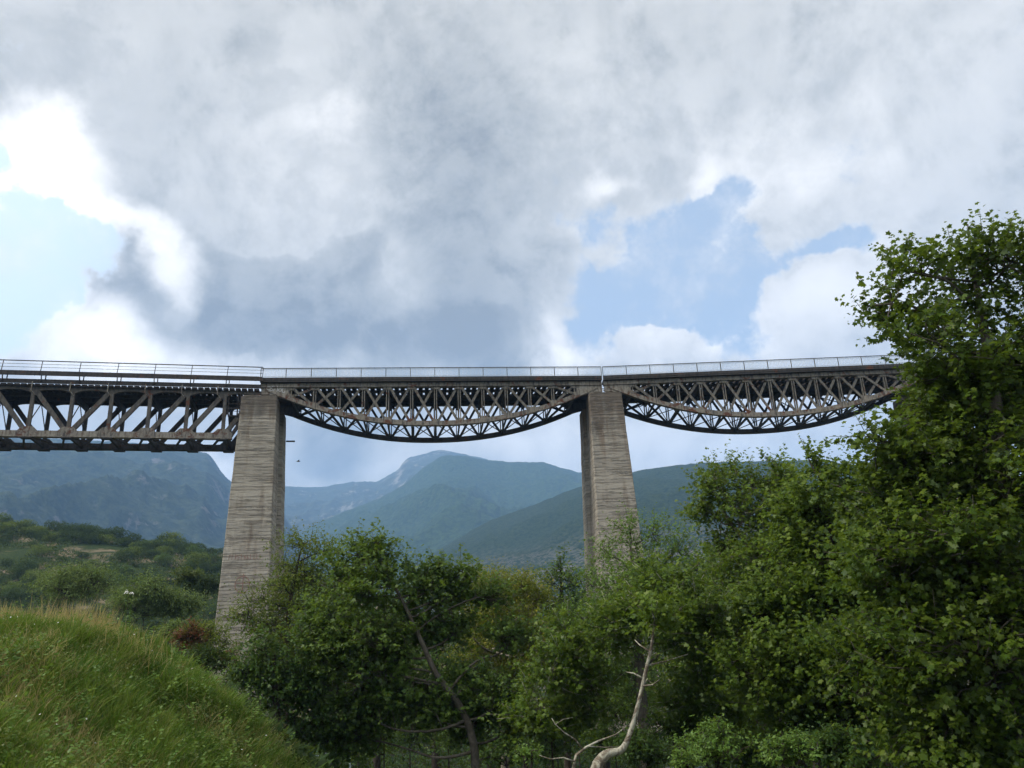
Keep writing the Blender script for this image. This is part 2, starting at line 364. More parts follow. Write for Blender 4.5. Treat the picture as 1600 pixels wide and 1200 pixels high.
# stream between the trees
m, t = new_mat('stream_water'); p = N(t, 'ShaderNodeBsdfPrincipled', ins={0: (.02, .03, .03, 1), 'Roughness': .12})
out(t, p.outputs[0]); xs = np.linspace(-40, 60, 60); X, S = np.meshgrid(xs, [-1, 1], indexing='ij')
yc = 50 + 3 * np.sin(X / 9.)
grid_mesh('stream_water', X, yc + S * 3.5, X * 0 - 5.2, m, kind='structure')

# ------------------------------------------------------------------ mountains
def rockmat(name, green1, green2, rock, amt, sc, bandz=None):
    m, t = new_mat(name); c = ocoord(t); g = N(t, 'ShaderNodeNewGeometry')
    nz = N(t, 'ShaderNodeSeparateXYZ', ins={0: g.outputs['Normal']}).outputs[2]
    a = noise(t, c, .012 * sc, 8., .65, .5).outputs[0]; b = noise(t, c, .05 * sc, 6., .7).outputs[0]
    forest = mix(t, ramp(t, b, .4, .62), green1, green2)
    r = M(t, 'ADD', a, M(t, 'MULTIPLY', M(t, 'SUBTRACT', .72, nz), .45)); r = M(t, 'ADD', r, M(t, 'MULTIPLY', M(t, 'SUBTRACT', b, .5), .5))
    col = mix(t, ramp(t, r, .62 - amt, .74 - amt), forest, mix(t, b, rock, tuple(x * .6 for x in rock)))
    if bandz:
        zz = N(t, 'ShaderNodeSeparateXYZ', ins={0: c}).outputs[2]
        zw = M(t, 'ADD', zz, M(t, 'MULTIPLY', a, 60.))
        st = N(t, 'ShaderNodeTexNoise', noise_dimensions='1D', ins={'W': zw, 'Scale': .06, 'Detail': 3.}).outputs[0]
        f_ = M(t, 'MULTIPLY', ramp(t, zz, bandz[0], bandz[1], 1., 0.), ramp(t, M(t, 'ADD', M(t, 'MULTIPLY', st, .5), M(t, 'MULTIPLY', b, .5)), .49, .54))
        col = mix(t, f_, col, rock)
    out(t, bsdf(t, col, .95, b, 1., 11., spec=.1)); return m
def mountain(name, ridge, D, r0, mat, amp, seed, foot=-5.4, pw=1.25, n=420, nr=130):
    px = np.linspace(ridge[0][0], ridge[-1][0], n)
    py = np.interp(px, [p[0] for p in ridge], [p[1] for p in ridge])
    k = np.ones(5) / 5; pyp = np.convolve(np.pad(py, 2, 'edge'), k, 'valid')
    v = cF[None] + cR[None] * ((px - 800) / F)[:, None] + cU[None] * ((600 - pyp) / F)[:, None]
    h = np.hypot(v[:, 0], v[:, 1]); ux, uy, te = v[:, 0] / h, v[:, 1] / h, v[:, 2] / h
    zr = te * D + EYE
    zr = zr + D * .0011 * fbm(px / 9., px * 0 + seed, 4, seed)
    T = np.concatenate([np.linspace(0, 1, nr), np.linspace(1.01, 1.25, 10)])
    X = np.zeros((n, len(T))); Y = X.copy(); Z = X.copy()
    for j, tj in enumerate(T):
        r = r0 + (D - r0) * tj; x, y = ux * r, uy * r
        g = tj ** pw if tj <= 1 else 1 - .6 * ((tj - 1) / .25) ** .8
        env = max(0., math.sin(math.pi * min(tj, 1))) ** .7 * .9 if tj <= 1 else 0
        nn = fbm(x / (D * .11), y / (D * .11), 6, seed, True) * amp * env
        X[:, j], Y[:, j] = x, y; Z[:, j] = foot + (zr - foot) * g + nn * np.maximum(zr, 0) * .5
        if tj <= 1: Z[:, j] = np.minimum(Z[:, j], (zr - EYE) / D * r * .995 + EYE) if tj < 1 else Z[:, j]
    return grid_mesh(name, X, Y, Z, mat, kind='structure')
MR1 = rockmat('blue_mountain_forest', (.016, .028, .014), (.045, .062, .032), (.17, .16, .145), .03, 1.)
MR2 = rockmat('rocky_mountain', (.03, .042, .026), (.06, .072, .045), (.26, .25, .225), .11, .7)
MR3 = rockmat('green_mountain_spur', (.015, .034, .010), (.042, .072, .022), (.16, .15, .12), -.08, 1.3)
MR4 = rockmat('near_wooded_slope', (.012, .030, .007), (.040, .062, .018), (.155, .145, .12), -.02, 3., (80, 190))
mountain('mountain', [(-700, 640), (-300, 670), (0, 683), (100, 685), (157, 689), (250, 694), (300, 703), (325, 708), (332, 716), (340, 728), (352, 745), (365, 756), (400, 768), (440, 800), (480, 860), (560, 950)], 3000, 700, MR1, .30, 11)
mountain('mountain', [(250, 800), (330, 765), (365, 756), (400, 760), (452, 760), (500, 762), (545, 753), (590, 752), (605, 744), (620, 735), (632, 720), (640, 714), (655, 711), (672, 706), (690, 703), (720, 708), (760, 717), (850, 740), (1000, 800)], 4700, 1800, MR2, .30, 23)
mountain('mountain', [(380, 900), (452, 842), (500, 815), (550, 795), (590, 780), (630, 758), (665, 728), (690, 712), (715, 711), (735, 714), (765, 719), (800, 722), (850, 722), (880, 732), (905, 738), (960, 750), (1050, 790), (1200, 860)], 3400, 1100, MR3, .30, 31)
mountain('hill', [(480, 985), (560, 935), (640, 885), (700, 850), (760, 815), (830, 790), (905, 760), (950, 748), (1000, 735), (1050, 727), (1100, 723), (1200, 720), (1260, 719), (1320, 724), (1400, 735), (1500, 760), (1650, 790), (2100, 850)], 1700, 420, MR4, .22, 47)

# ------------------------------------------------------------------ the viaduct
P1 = np.array([-24.91, 75.0]); A0, A1, A2 = .2118, .1113, .011
dr = lambda a: np.array([math.cos(a), math.sin(a)])
P2 = P1 + 34.56 * dr(A1); P3 = P2 + 34.7 * dr(A2); P0 = P1 - 34.6 * dr(A0)
ZTOP = 27.0

def pier(P, ang, mat, label, seed, zbot):
    root = empty('bridge_pier', (P[0], P[1], ZTOP), ang, label=label, cat='bridge pier', group='tall concrete piers of the viaduct')
    H = ZTOP - zbot; ns = 26; b = MB(); rings = []
    rng = random.Random(seed)
    for i in range(ns + 1):
        z = -H * i / ns; hx = 1.68 - z * .024; y0 = -1. + z * .085; y1 = 6.9 - z * .085; r = .42
        ya, yb = 1.5 + z * .02, 4.4 - z * .02
        ring = [(-hx + .07, y0), (hx - .07, y0), (hx, y0 + .07), (hx, ya), (hx - r, ya + .25), (hx - r, yb - .25), (hx, yb), (hx, y1 - .3), (hx - .35, y1), (-hx + .35, y1), (-hx, y1 - .3), (-hx, yb), (-hx + r, yb - .25), (-hx + r, ya + .25), (-hx, ya), (-hx, y0 + .07)]
        rings.append([(x + rng.uniform(-.02, .02), y + rng.uniform(-.02, .02), z) for x, y in ring])
    n = len(rings[0]); vs = [p for rg in rings for p in rg]
    fs = [(i * n + k, (i + 1) * n + k, (i + 1) * n + (k + 1) % n, i * n + (k + 1) % n) for i in range(ns) for k in range(n)]
    fs += [tuple(range(n)), tuple(range(ns * n + n - 1, ns * n - 1, -1))]
    b.add(vs, fs); b.build('shaft', mat, root)
    q = MB().box((-1.52, -.86, .003), (1.52, 1.0, .16)); q.build('bearing_slab', mat, root)
    return root
p1 = pier(P1, (A0 + A1) / 2, MC1, 'pale board-marked concrete pier between the straight truss and the first sagging truss', 1, -6)
p2 = pier(P2, (A2 + A1) / 2, MC2, 'darker grey streaked concrete pier where the two sagging trusses meet', 2, -7)
p3 = pier(P3, A2, MC2, 'brownish concrete pier mostly hidden behind the tall tree on the right', 3, -7)
MB().tube([(1.85, 6.3, -2.6), (2.75, 6.3, -2.6)], [.09, .09], 8).build('drain_pipe', MSD, p1)
m, t = new_mat('faded_red_paint'); out(t, bsdf(t, (.27, .16, .12), .9)); M_PAINT = m
def on_face(root, pts, w, name='graffiti'):
    """thin paint strokes lying on a pier's near face; pts are (x, z) below the top"""
    b = MB()
    for (x0, z0), (x1, z1) in zip(pts[:-1], pts[1:]):
        y0 = -1. + z0 * .085 - .035; y1 = -1. + z1 * .085 - .035
        b.bar((x0, y0, z0), (x1, y1, z1), .012 if False else w, .012, (0, 1, .0001))
    return b
zz0 = -18.1; ci = [(-.15 + .62 * math.cos(a), zz0 + .72 * math.sin(a)) for a in np.linspace(0, 2 * math.pi, 22)]
g = on_face(p1, ci, .07); g2 = on_face(p1, [(-.1, zz0 + .95), (-.12, zz0 - .7)], .07); g.add(g2.v, g2.f)
g2 = on_face(p1, [(-.7, zz0 + .1), (.45, zz0 + .12)], .06); g.add(g2.v, g2.f); g.build('graffiti', M_PAINT, p1)
g = MB()
rg = random.Random(5)
for k in range(11):
    x = -1.5 + k * .27; h = rg.uniform(.35, .5)
    a = on_face(p1, [(x, -15.9), (x + rg.uniform(-.04, .05), -15.9 + h)], .045); g.add(a.v, a.f)
    if k % 3 != 1:
        a = on_face(p1, [(x, -15.9 + h * rg.choice((.05, .5, .95))), (x + .17, -15.9 + h * rg.choice((.05, .5, .95)))], .045); g.add(a.v, a.f)
g.build('graffiti', M_PAINT, p1)

W_ = 6.33
def railing(root, y, s0, s1, n, zt, zb, infill, mat=MRAIL, lean=0.):
    b = MB().bar((s0, y, zt), (s1, y, zt), .09, .07)
    rl = b.build('railing', mat, root)
    for i in range(n + 1):
        s = s0 + (s1 - s0) * i / n
        MB().bar((s, y, zb), (s + lean, y, zt - .03), .055, .055, (1, 0, 0)).build('post', mat, rl)
    if infill:
        for i in range(n):
            a = s0 + (s1 - s0) * i / n + .05; e = s0 + (s1 - s0) * (i + 1) / n - .05; b = MB()
            b.bar((a, y, zt - .13), (e, y, zt - .13), .03, .04); b.bar((a, y, zb + .10), (e, y, zb + .10), .03, .04)
            k = 17
            for j in range(k + 1):
                x = a + (e - a) * j / k; b.bar((x, y, zb + .12), (x, y, zt - .15), .022, .022, (1, 0, 0))
            b.build('baluster_panel', MGAL, rl)
    else:
        b = MB()
        for f_ in (.36, .68): b.bar((s0, y, zb + (zt - zb) * f_), (s1, y, zb + (zt - zb) * f_), .022, .03)
        b.build('wire_rail', mat, rl)
    return rl

def gusset(x, z, w, h, y, sk=0.):
    return MB().prism([(x - w, z - h * .5 - sk * w), (x + w, z - h * .5 + sk * w), (x + w, z + h * .2 + sk * w), (x + w * .55, z + h + sk * w * .5), (x - w * .55, z + h - sk * w * .5), (x - w, z + h * .2 - sk * w)], y - .155, y + .155)
def fish_span(P, ang, s0, label):
    """sagging parabolic-chord deck truss, 14 bays"""
    root = empty('truss_span', (P[0], P[1], 0), ang, label=label, cat='bridge span', group='riveted steel truss spans of the viaduct')
    B = 2.4; n = 14; zt = 28.17; dep = 3.85; L = n * B
    zl = lambda k: zt - .02 - dep * (1 - abs((k - 7) / 7.) ** 2.15)
    X = lambda k: s0 + k * B
    for side, y in (('near', 0.), ('far', W_)):
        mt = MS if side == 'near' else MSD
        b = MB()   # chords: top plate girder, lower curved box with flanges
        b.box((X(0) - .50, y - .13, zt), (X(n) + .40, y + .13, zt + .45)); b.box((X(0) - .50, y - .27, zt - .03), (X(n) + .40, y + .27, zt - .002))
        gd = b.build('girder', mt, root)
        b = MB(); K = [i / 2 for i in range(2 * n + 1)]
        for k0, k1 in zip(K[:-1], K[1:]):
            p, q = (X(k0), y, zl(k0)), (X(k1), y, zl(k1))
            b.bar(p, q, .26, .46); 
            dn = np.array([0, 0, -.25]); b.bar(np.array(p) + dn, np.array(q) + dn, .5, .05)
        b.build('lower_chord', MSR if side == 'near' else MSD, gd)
        for e, sg in ((0, 1), (n, -1)):  # deep end plates over the bearings
            x = X(e); dz = zt + .38
            pl = [(x - .1 * sg, zt - .95), (x + .9 * sg, zt - .9), (x + 1.7 * sg, zl(e + sg * .8) - .22), (x + 2.7 * sg, zt - .25), (x + 3.4 * sg, dz), (x - .1 * sg, dz)]
            pl = [(x - .40 * sg, zt - .72), (x + .35 * sg, zt - .72), (x + 2.2 * sg, zl(e + sg * .92) - .2), (x + 2.3 * sg, zt - .35), (x + 3.1 * sg, dz - .4), (x + 3.1 * sg, dz), (x - .40 * sg, dz)]
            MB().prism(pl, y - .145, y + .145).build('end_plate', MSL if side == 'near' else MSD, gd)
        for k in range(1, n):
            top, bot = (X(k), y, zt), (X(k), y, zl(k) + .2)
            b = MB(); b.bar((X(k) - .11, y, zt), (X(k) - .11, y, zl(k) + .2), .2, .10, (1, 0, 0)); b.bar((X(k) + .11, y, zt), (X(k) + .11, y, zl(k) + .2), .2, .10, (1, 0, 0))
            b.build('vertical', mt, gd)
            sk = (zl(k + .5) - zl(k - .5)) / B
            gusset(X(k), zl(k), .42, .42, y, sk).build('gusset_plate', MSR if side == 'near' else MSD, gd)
            MB().box((X(k) - .42, y - .15, zt - .30), (X(k) + .42, y + .15, zt - .032)).build('gusset_plate', mt, gd)
        for k in range(1, n - 1):
            for a_, c_, off in ((k, k + 1, -.07), (k + 1, k, .07)):
                MB().bar((X(a_) + (.25 if c_ > a_ else -.25), y + off, zt - .1), (X(c_) - (.25 if c_ > a_ else -.25), y + off, zl(c_) + .25), .25, .09, (0, 1, 0)).build('diagonal', mt, gd)
    for k in range(1, n): MB().bar((X(k), .14, zl(k) + .1), (X(k), W_ - .14, zl(k) + .1), .16, .2).build('bottom_strut', MSD, root)
    lb = root
    for k in range(1, n - 1):
        b = MB(); b.bar((X(k), .2, zl(k)), (X(k + 1), W_ - .2, zl(k + 1)), .07, .07); b.bar((X(k + 1), .2, zl(k + 1) + .08), (X(k), W_ - .2, zl(k) + .08), .07, .07)
        b.build('cross_brace', MSD, lb)
    for k in range(2, n - 1, 2):
        sw = MB()
        sw.bar((X(k), .15, zl(k) + .3), (X(k), W_ - .15, zt - .2), .07, .08); sw.bar((X(k) + .09, .15, zt - .2), (X(k) + .06, W_ - .15, zl(k) + .3), .07, .08)
        sw.build('sway_brace', MSD, root)
    # floor: cross beams, stringers, sleepers, walkways, rails
    d = MB()
    d.box((X(0) - .50, -.5, zt + .46), (X(n) + .40, 1.25, zt + .56)); d.box((X(0) - .50, -.5, zt + .62), (X(n) + .40, -.4, zt + .93))
    d.box((X(0) - .50, -.46, zt + .561), (X(n) + .40, -.38, zt + .63))
    d.box((X(0) - .50, W_ - 1.5, zt + .46), (X(n) + .40, W_ + .5, zt + .56)); d.box((X(0) - .50, W_ + .4, zt + .561), (X(n) + .40, W_ + .5, zt + .93))
    dk = d.build('deck', MSD, root)
    for y, zs in ((1.2, .34), (2.3, .16), (3.95, .16), (4.6, .30)): MB().box((X(0), y - .09, zt + zs), (X(n), y + .09, zt + .44)).build('stringer', MSD, dk)
    for k in range(0, n + 1): MB().box((X(k) - .11 + (.14 if k == 0 else 0), .16, zt - .62 if 0 < k < n else zt - .3), (X(k) + .11, W_ - .16, zt - .125)).build('cross_beam', MSD, dk)
    i = 0; x = X(0) + .2
    while x < X(n) - .25:
        MB().box((x, 1.3, zt + .445), (x + .43, 4.8, zt + .65)).build('sleeper', MTIM, dk); x += .62
    for y in (2.4, 3.85): MB().box((X(0), y - .035, zt + .653), (X(n), y + .035, zt + .79)).build('rail', MSR, dk)
    railing(root, -.46, X(0) - .48, X(n) + .38, n, 30.07, 29.1, True)
    railing(root, W_ + .45, X(0) - .48, X(n) + .38, n, 30.07, 29.1, True)
    return root
s_mid = fish_span(P1, A1, .42, 'steel truss span with sagging curved lower chord between the two visible piers')
s_right = fish_span(P2, A2, .52, 'steel truss span with sagging curved lower chord running right into the tall tree')

def copy_tree(o, parent=None):
    c = o.copy(); COL.objects.link(c); c.parent = parent
    for ch in list(o.children): copy_tree(ch, c)
    return c
# graffiti scribble on the first end plate
m, t = new_mat('white_spray_paint'); out(t, bsdf(t, (.62, .60, .55), .8)); M_WHITE = m
sc = MB(); rg = random.Random(8)
def loop_(cx, cz, rx, rz, a0=0, a1=6.28, n=12):
    pts = [(cx + rx * math.cos(a), cz + rz * math.sin(a)) for a in np.linspace(a0, a1, n)]
    for (x0, z0), (x1, z1) in zip(pts[:-1], pts[1:]): sc.bar((x0, -.165, z0), (x1, -.165, z1), .055, .012, (0, 1, 0))
loop_(.75, 28.1, .2, .17); loop_(1.2, 28.12, .17, .2, 1, 5.5); loop_(1.5, 28.05, .1, .3, -1.5, 1.6); loop_(1.85, 27.9, .16, .14); loop_(2.2, 27.85, .13, .25, 2, 6); loop_(1.0, 27.78, .3, .05, 0, 3)
sc.build('graffiti', M_WHITE, s_mid)

def straight_span():
    root = empty('truss_span', (P1[0], P1[1], 0), A0, label='straight steel truss span with parallel chords and slanting diagonals left of the pale pier', cat='bridge span', group='riveted steel truss spans of the viaduct')
    B = 3.43; w = 4.5; c = -17.05; nodes = [c + B * i for i in range(-4, 5)]; zb = 22.85; zt = 27.2
    xl, xr = nodes[0] - .9, nodes[-1] + .9; el_, er = c - 16.75, c + 16.75
    for side, y in (('near', 0.), ('far', w)):
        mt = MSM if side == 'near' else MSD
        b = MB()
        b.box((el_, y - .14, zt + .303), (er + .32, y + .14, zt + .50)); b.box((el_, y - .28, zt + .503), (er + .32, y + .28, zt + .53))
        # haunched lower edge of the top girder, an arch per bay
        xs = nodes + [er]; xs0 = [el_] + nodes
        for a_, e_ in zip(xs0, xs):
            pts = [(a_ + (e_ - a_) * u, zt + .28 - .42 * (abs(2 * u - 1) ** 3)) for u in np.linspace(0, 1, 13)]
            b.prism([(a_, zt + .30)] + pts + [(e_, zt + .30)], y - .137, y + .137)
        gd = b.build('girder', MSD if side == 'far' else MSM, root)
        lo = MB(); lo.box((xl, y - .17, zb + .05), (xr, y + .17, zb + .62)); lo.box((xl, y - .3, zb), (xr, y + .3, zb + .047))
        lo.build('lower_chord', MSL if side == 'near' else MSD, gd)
        for i, x in enumerate(nodes):
            MB().prism([(x - .85, zb - .004), (x + .85, zb - .004), (x + .95, zb + .5), (x + .45, zb + 1.0), (x - .45, zb + 1.0), (x - .95, zb + .5)], y - .2, y + .2).build('gusset_plate', MSR if side == 'near' else MSD, gd)
            MB().box((x - .5, y - .36, zb - .12), (x + .5, y + .36, zb - .007)).build('flange_plate', MSD, gd)
            b = MB(); b.bar((x, y - .11, zb + .9), (x, y - .11, zt + .2), .32, .06, (0, 1, 0)); b.bar((x, y + .11, zb + .9), (x, y + .11, zt + .2), .32, .06, (0, 1, 0)); b.bar((x, y, zb + .9), (x, y, zt + .2), .06, .15, (0, 1, 0))
            b.build('vertical', mt, gd)
            dirs = (1, -1) if i == 4 else ((1,) if i > 4 else (-1,))
            for sg in dirs:
                xe = x + sg * B
                if abs(i - 4) == 4: xe = x + sg * 3.0
                b = MB()
                for o_ in (-.1, .1): b.bar((x + sg * .35, y + o_, zb + .75), (xe - sg * .15, y + o_, zt + .25), .07, .34, (0, 1, 0)) if False else b.bar((x + sg * .35, y + o_, zb + .75), (xe - sg * .15, y + o_, zt + .25), .42, .07, (0, 1, 0))
                b.build('diagonal', mt, gd)
        for sg, xe in ((1, nodes[-1]), (-1, nodes[0])):
            b = MB(); b.bar((xe + sg * .75, y, zb + .3), (xe + sg * 2.15, y, zt - 1.6), .3, .3, (0, 1, 0)); b.bar((xe + sg * 2.15, y, zt - 1.6), (xe + sg * 2.9, y, zt + .3), .3, .3, (0, 1, 0))
            b.box((xe + 2.95 * sg - .3, y - .3, 27.165), (xe + 2.95 * sg + .3, y + .3, 27.47))
            b.bar((xe + sg * .2, y, zt - 1.2), (xe + sg * 2.3, y, zt - 1.2), .14, .14)
            b.bar((xe + sg * 1.2, y, zb + 1.), (xe + sg * 1.2, y, zt + .2), .12, .12, (0, 1, 0))
            b.build('end_frame', MSD, gd)
    for x in nodes: MB().bar((x, .2, zb + .3), (x, w - .2, zb + .3), .24, .34).build('bottom_strut', MSD, root)
    lb = root
    for a_, e_ in zip(nodes[:-1], nodes[1:]):
        m_ = (a_ + e_) / 2
        b = MB()
        for p, q in (((a_ + .3, .2), (m_, w - .2)), ((m_, w - .2), (e_ - .3, .2))): b.bar((p[0], p[1], zb + .12), (q[0], q[1], zb + .12), .18, .16)
        b.build('cross_brace', MSD, lb)
    for x in nodes:
        sw = MB(); sw.bar((x, .15, zb + 1.6), (x, w / 2, zt - .4), .07, .07); sw.bar((x, w - .15, zb + 1.6), (x, w / 2, zt - .4), .07, .07); sw.bar((x + .01, .15, zt - .45), (x + .01, w - .15, zt - .45), .09, .14)
        sw.build('sway_brace', MSD, root)
    d = MB(); d.box((el_, -.62, zt + .74), (er + .32, -.50, zt + 1.13)); d.box((el_, w + .3, zt + .74), (er + .32, w + .62, zt + .86))
    dk = d.build('deck', MSD, root)
    for y in (1.5, 3.0): MB().box((el_, y - .1, zt + .1), (er, y + .1, zt + .50)).build('stringer', MSD, dk)
    for x in [el_ + .2] + nodes + [er - .2]: MB().box((x - .13, .15, zt - .35), (x + .13, w - .15, zt + .09)).build('cross_beam', MSD, dk)
    x = el_ + .1
    while x < er + .05: MB().box((x, -.46, zt + .535), (x + .46, w + .46, zt + .738)).build('sleeper', MTIM, dk); x += .58
    for y in (1.53, 2.97): MB().box((el_, y - .035, zt + .741), (er, y + .035, zt + .88)).build('rail', MSR, dk)
    # raised cantilever walkway beam with its light railing and small brackets
    wk = MB().box((el_, -.95, 28.62), (er + .45, -.80, 29.0)); wk.box((el_, -.95, 29.003), (er + .15, -.2, 29.05))
    wy = wk.build('walkway', MSD, root)
    for i in range(-5, 6):
        x = c + .6 + 3.3 * i
        if x > er: continue
        b = MB(); b.bar((x, -.86, 28.62), (x - .02, -.6, 28.05), .08, .08, (1, 0, 0)); b.bar((x + .2, -.3, 29.0), (x + .2, -.3, 28.2), .08, .08, (1, 0, 0)); b.bar((x, -.9, 28.1), (x, -.2, 28.1), .08, .08)
        b.build('bracket', MSD, wy)
        b = MB(); b.bar((x - .75, -.62, 28.1), (x - .78, -.62, 27.25), .08, .05, (0, 1, 0)); b.bar((x - .78, -.62, 27.25), (x - .5, -.2, 26.9), .05, .06)
        b.build('hanger', MSL, wy)
    railing(root, -.88, el_ + .6, er + .42, 10, 30.05, 29.05, False, MSD, .06)
    # inspection cradle beside the pier
    b = MB()
    for x in (-2.95, -1.9):
        b.bar((x, -.3, 25.2), (x, -.3, 27.4), .06, .06, (1, 0, 0)); b.bar((x, 2.2, 25.2), (x, 2.2, 27.3), .06, .06, (1, 0, 0))
    for z in (25.2, 25.9, 26.4): b.bar((-2.95, -.3, z), (-1.9, -.3, z), .05, .05); b.bar((-2.95, 2.2, z), (-1.9, 2.2, z), .05, .05)
    b.box((-2.95, -.3, 25.1), (-1.95, 2.2, 25.16)); b.build('inspection_platform', MSD, root)
    return root
s_left = straight_span()
s_far = copy_tree(s_right); s_far.location = (P3[0], P3[1], 0); s_far['label'] = 'steel truss span beyond the hidden pier, screened by the tall tree on the right'
s_far.location.x += .35

# ------------------------------------------------------------------ foliage
def star(tips, z):
    pts = []
    for a_, l in tips:
        x, y = l * math.cos(R(a_)), l * math.sin(R(a_)); pts.append((x + .12, y, -.28 * abs(y) - .22 * x * x))
    return np.array(pts), [list(range(len(pts)))]
L_PLANE = star([(-150, .14), (-108, .58), (-78, .44), (-50, .84), (-26, .60), (0, 1.0), (26, .60), (50, .84), (78, .44), (108, .58), (150, .14)], 0)
L_TRI = star([(-120, .3), (-48, .85), (-20, .5), (0, 1.), (20, .5), (48, .85), (120, .3)], 0)
L_OVAL = (np.array([(0, 0, 0), (.35, -.26, -.06), (1, 0, -.12), (.35, .26, -.06)]), [[0, 1, 2, 3]])
L_PINN = (np.array([(0, -.05, 0), (.3, -.30, -.05), (.8, -.22, -.14), (1, 0, -.2), (.8, .22, -.14), (.3, .3, -.05)]), [[0, 1, 2, 3, 4, 5]])
def unit(v): return v / np.maximum(np.linalg.norm(v, axis=-1, keepdims=True), 1e-9)
def leaves_mesh(name, pos, dirs, nrm, size, tmpl, tint):
    T, Fc = tmpl; k = len(T); n = len(pos)
    d = unit(dirs); s = unit(np.cross(nrm, d)); u = np.cross(d, s)
    fold = (.2 + 2.2 * ((pos[:, 0] * 7919.1 + pos[:, 2] * 313.7) % 1.0))[:, None, None]
    V = pos[:, None, :] + size[:, None, None] * (T[None, :, 0, None] * d[:, None] + T[None, :, 1, None] * s[:, None] + T[None, :, 2, None] * fold * u[:, None])
    Q = np.array(Fc)[None] + (np.arange(n) * k)[:, None, None]
    me = bpy.data.meshes.new(name); set_mesh(me, V.reshape(-1, 3), Q.reshape(-1, len(Fc[0])), np.repeat(tint, len(Fc)))
    return me
def shoots(rg, lobes, ns, nl, sl, ls, up=.55, droop=.25, fill=.35):
    """lobes: (cx,cy,cz,rx,ry,rz). returns leaf arrays plus shoot starts"""
    w = np.array([l[3] * l[4] + l[4] * l[5] + l[3] * l[5] for l in lobes]); w /= w.sum()
    Lb = np.array(lobes)[rg.choice(len(lobes), ns, p=w)]
    v = unit(rg.normal(size=(ns, 3)) + np.array([0, 0, .12])); rad = fill + (1 - fill) * rg.random(ns) ** .45
    st = Lb[:, :3] + v * Lb[:, 3:] * rad[:, None]
    ax = unit(v * np.array([1, 1, .7]) * .8 + np.array([0, 0, up]) + rg.normal(size=(ns, 3)) * .35)
    L = sl * (.5 + rg.random(ns))
    tq = (np.arange(nl)[None] + rg.random((ns, nl)) * .6) / nl
    P = st[:, None] + ax[:, None] * (L[:, None] * tq)[..., None] + np.array([0, 0, -1]) * (droop * L[:, None] * tq ** 2)[..., None] * .4
    P = P + rg.normal(size=P.shape) * ls * .35
    perp = unit(np.cross(ax[:, None] + 0 * P, rg.normal(size=P.shape)))
    D = unit(perp + ax[:, None] * .5 + np.array([0, 0, -droop]))
    Nn = unit(np.array([0, 0, 1.]) + rg.normal(size=P.shape) * .36 + rg.normal(size=(ns, 1, 3)) * .25)
    sz = ls * (.45 + .85 * rg.random(P.shape[:2])) * (1.08 - .35 * tq)
    tint = np.clip(rg.random(P.shape[:2]) * .75 + .35 * tq + .15 * rg.normal(size=(ns, 1)), 0, 1)
    return P.reshape(-1, 3), D.reshape(-1, 3), Nn.reshape(-1, 3), sz.ravel(), tint.ravel(), st, ax, L
def limb(b, rg, p, q, r0, r1, n=6, wob=.08, sag=.12):
    p, q = np.array(p), np.array(q); L = np.linalg.norm(q - p); pts = []; w1, w2 = rg.normal(size=3) * wob * L, rg.normal(size=3) * wob * L * .5; n += 2
    for i in range(n + 1):
        u = i / n; pt = p + (q - p) * u + np.array([0, 0, 1.]) * (sag * L * (u - u * u)) * -1 + w1 * math.sin(math.pi * u) + w2 * math.sin(2 * math.pi * u)
        pts.append(pt)
    b.tube(pts, [r0 + (r1 - r0) * (i / n) for i in range(n + 1)], 6); return pts
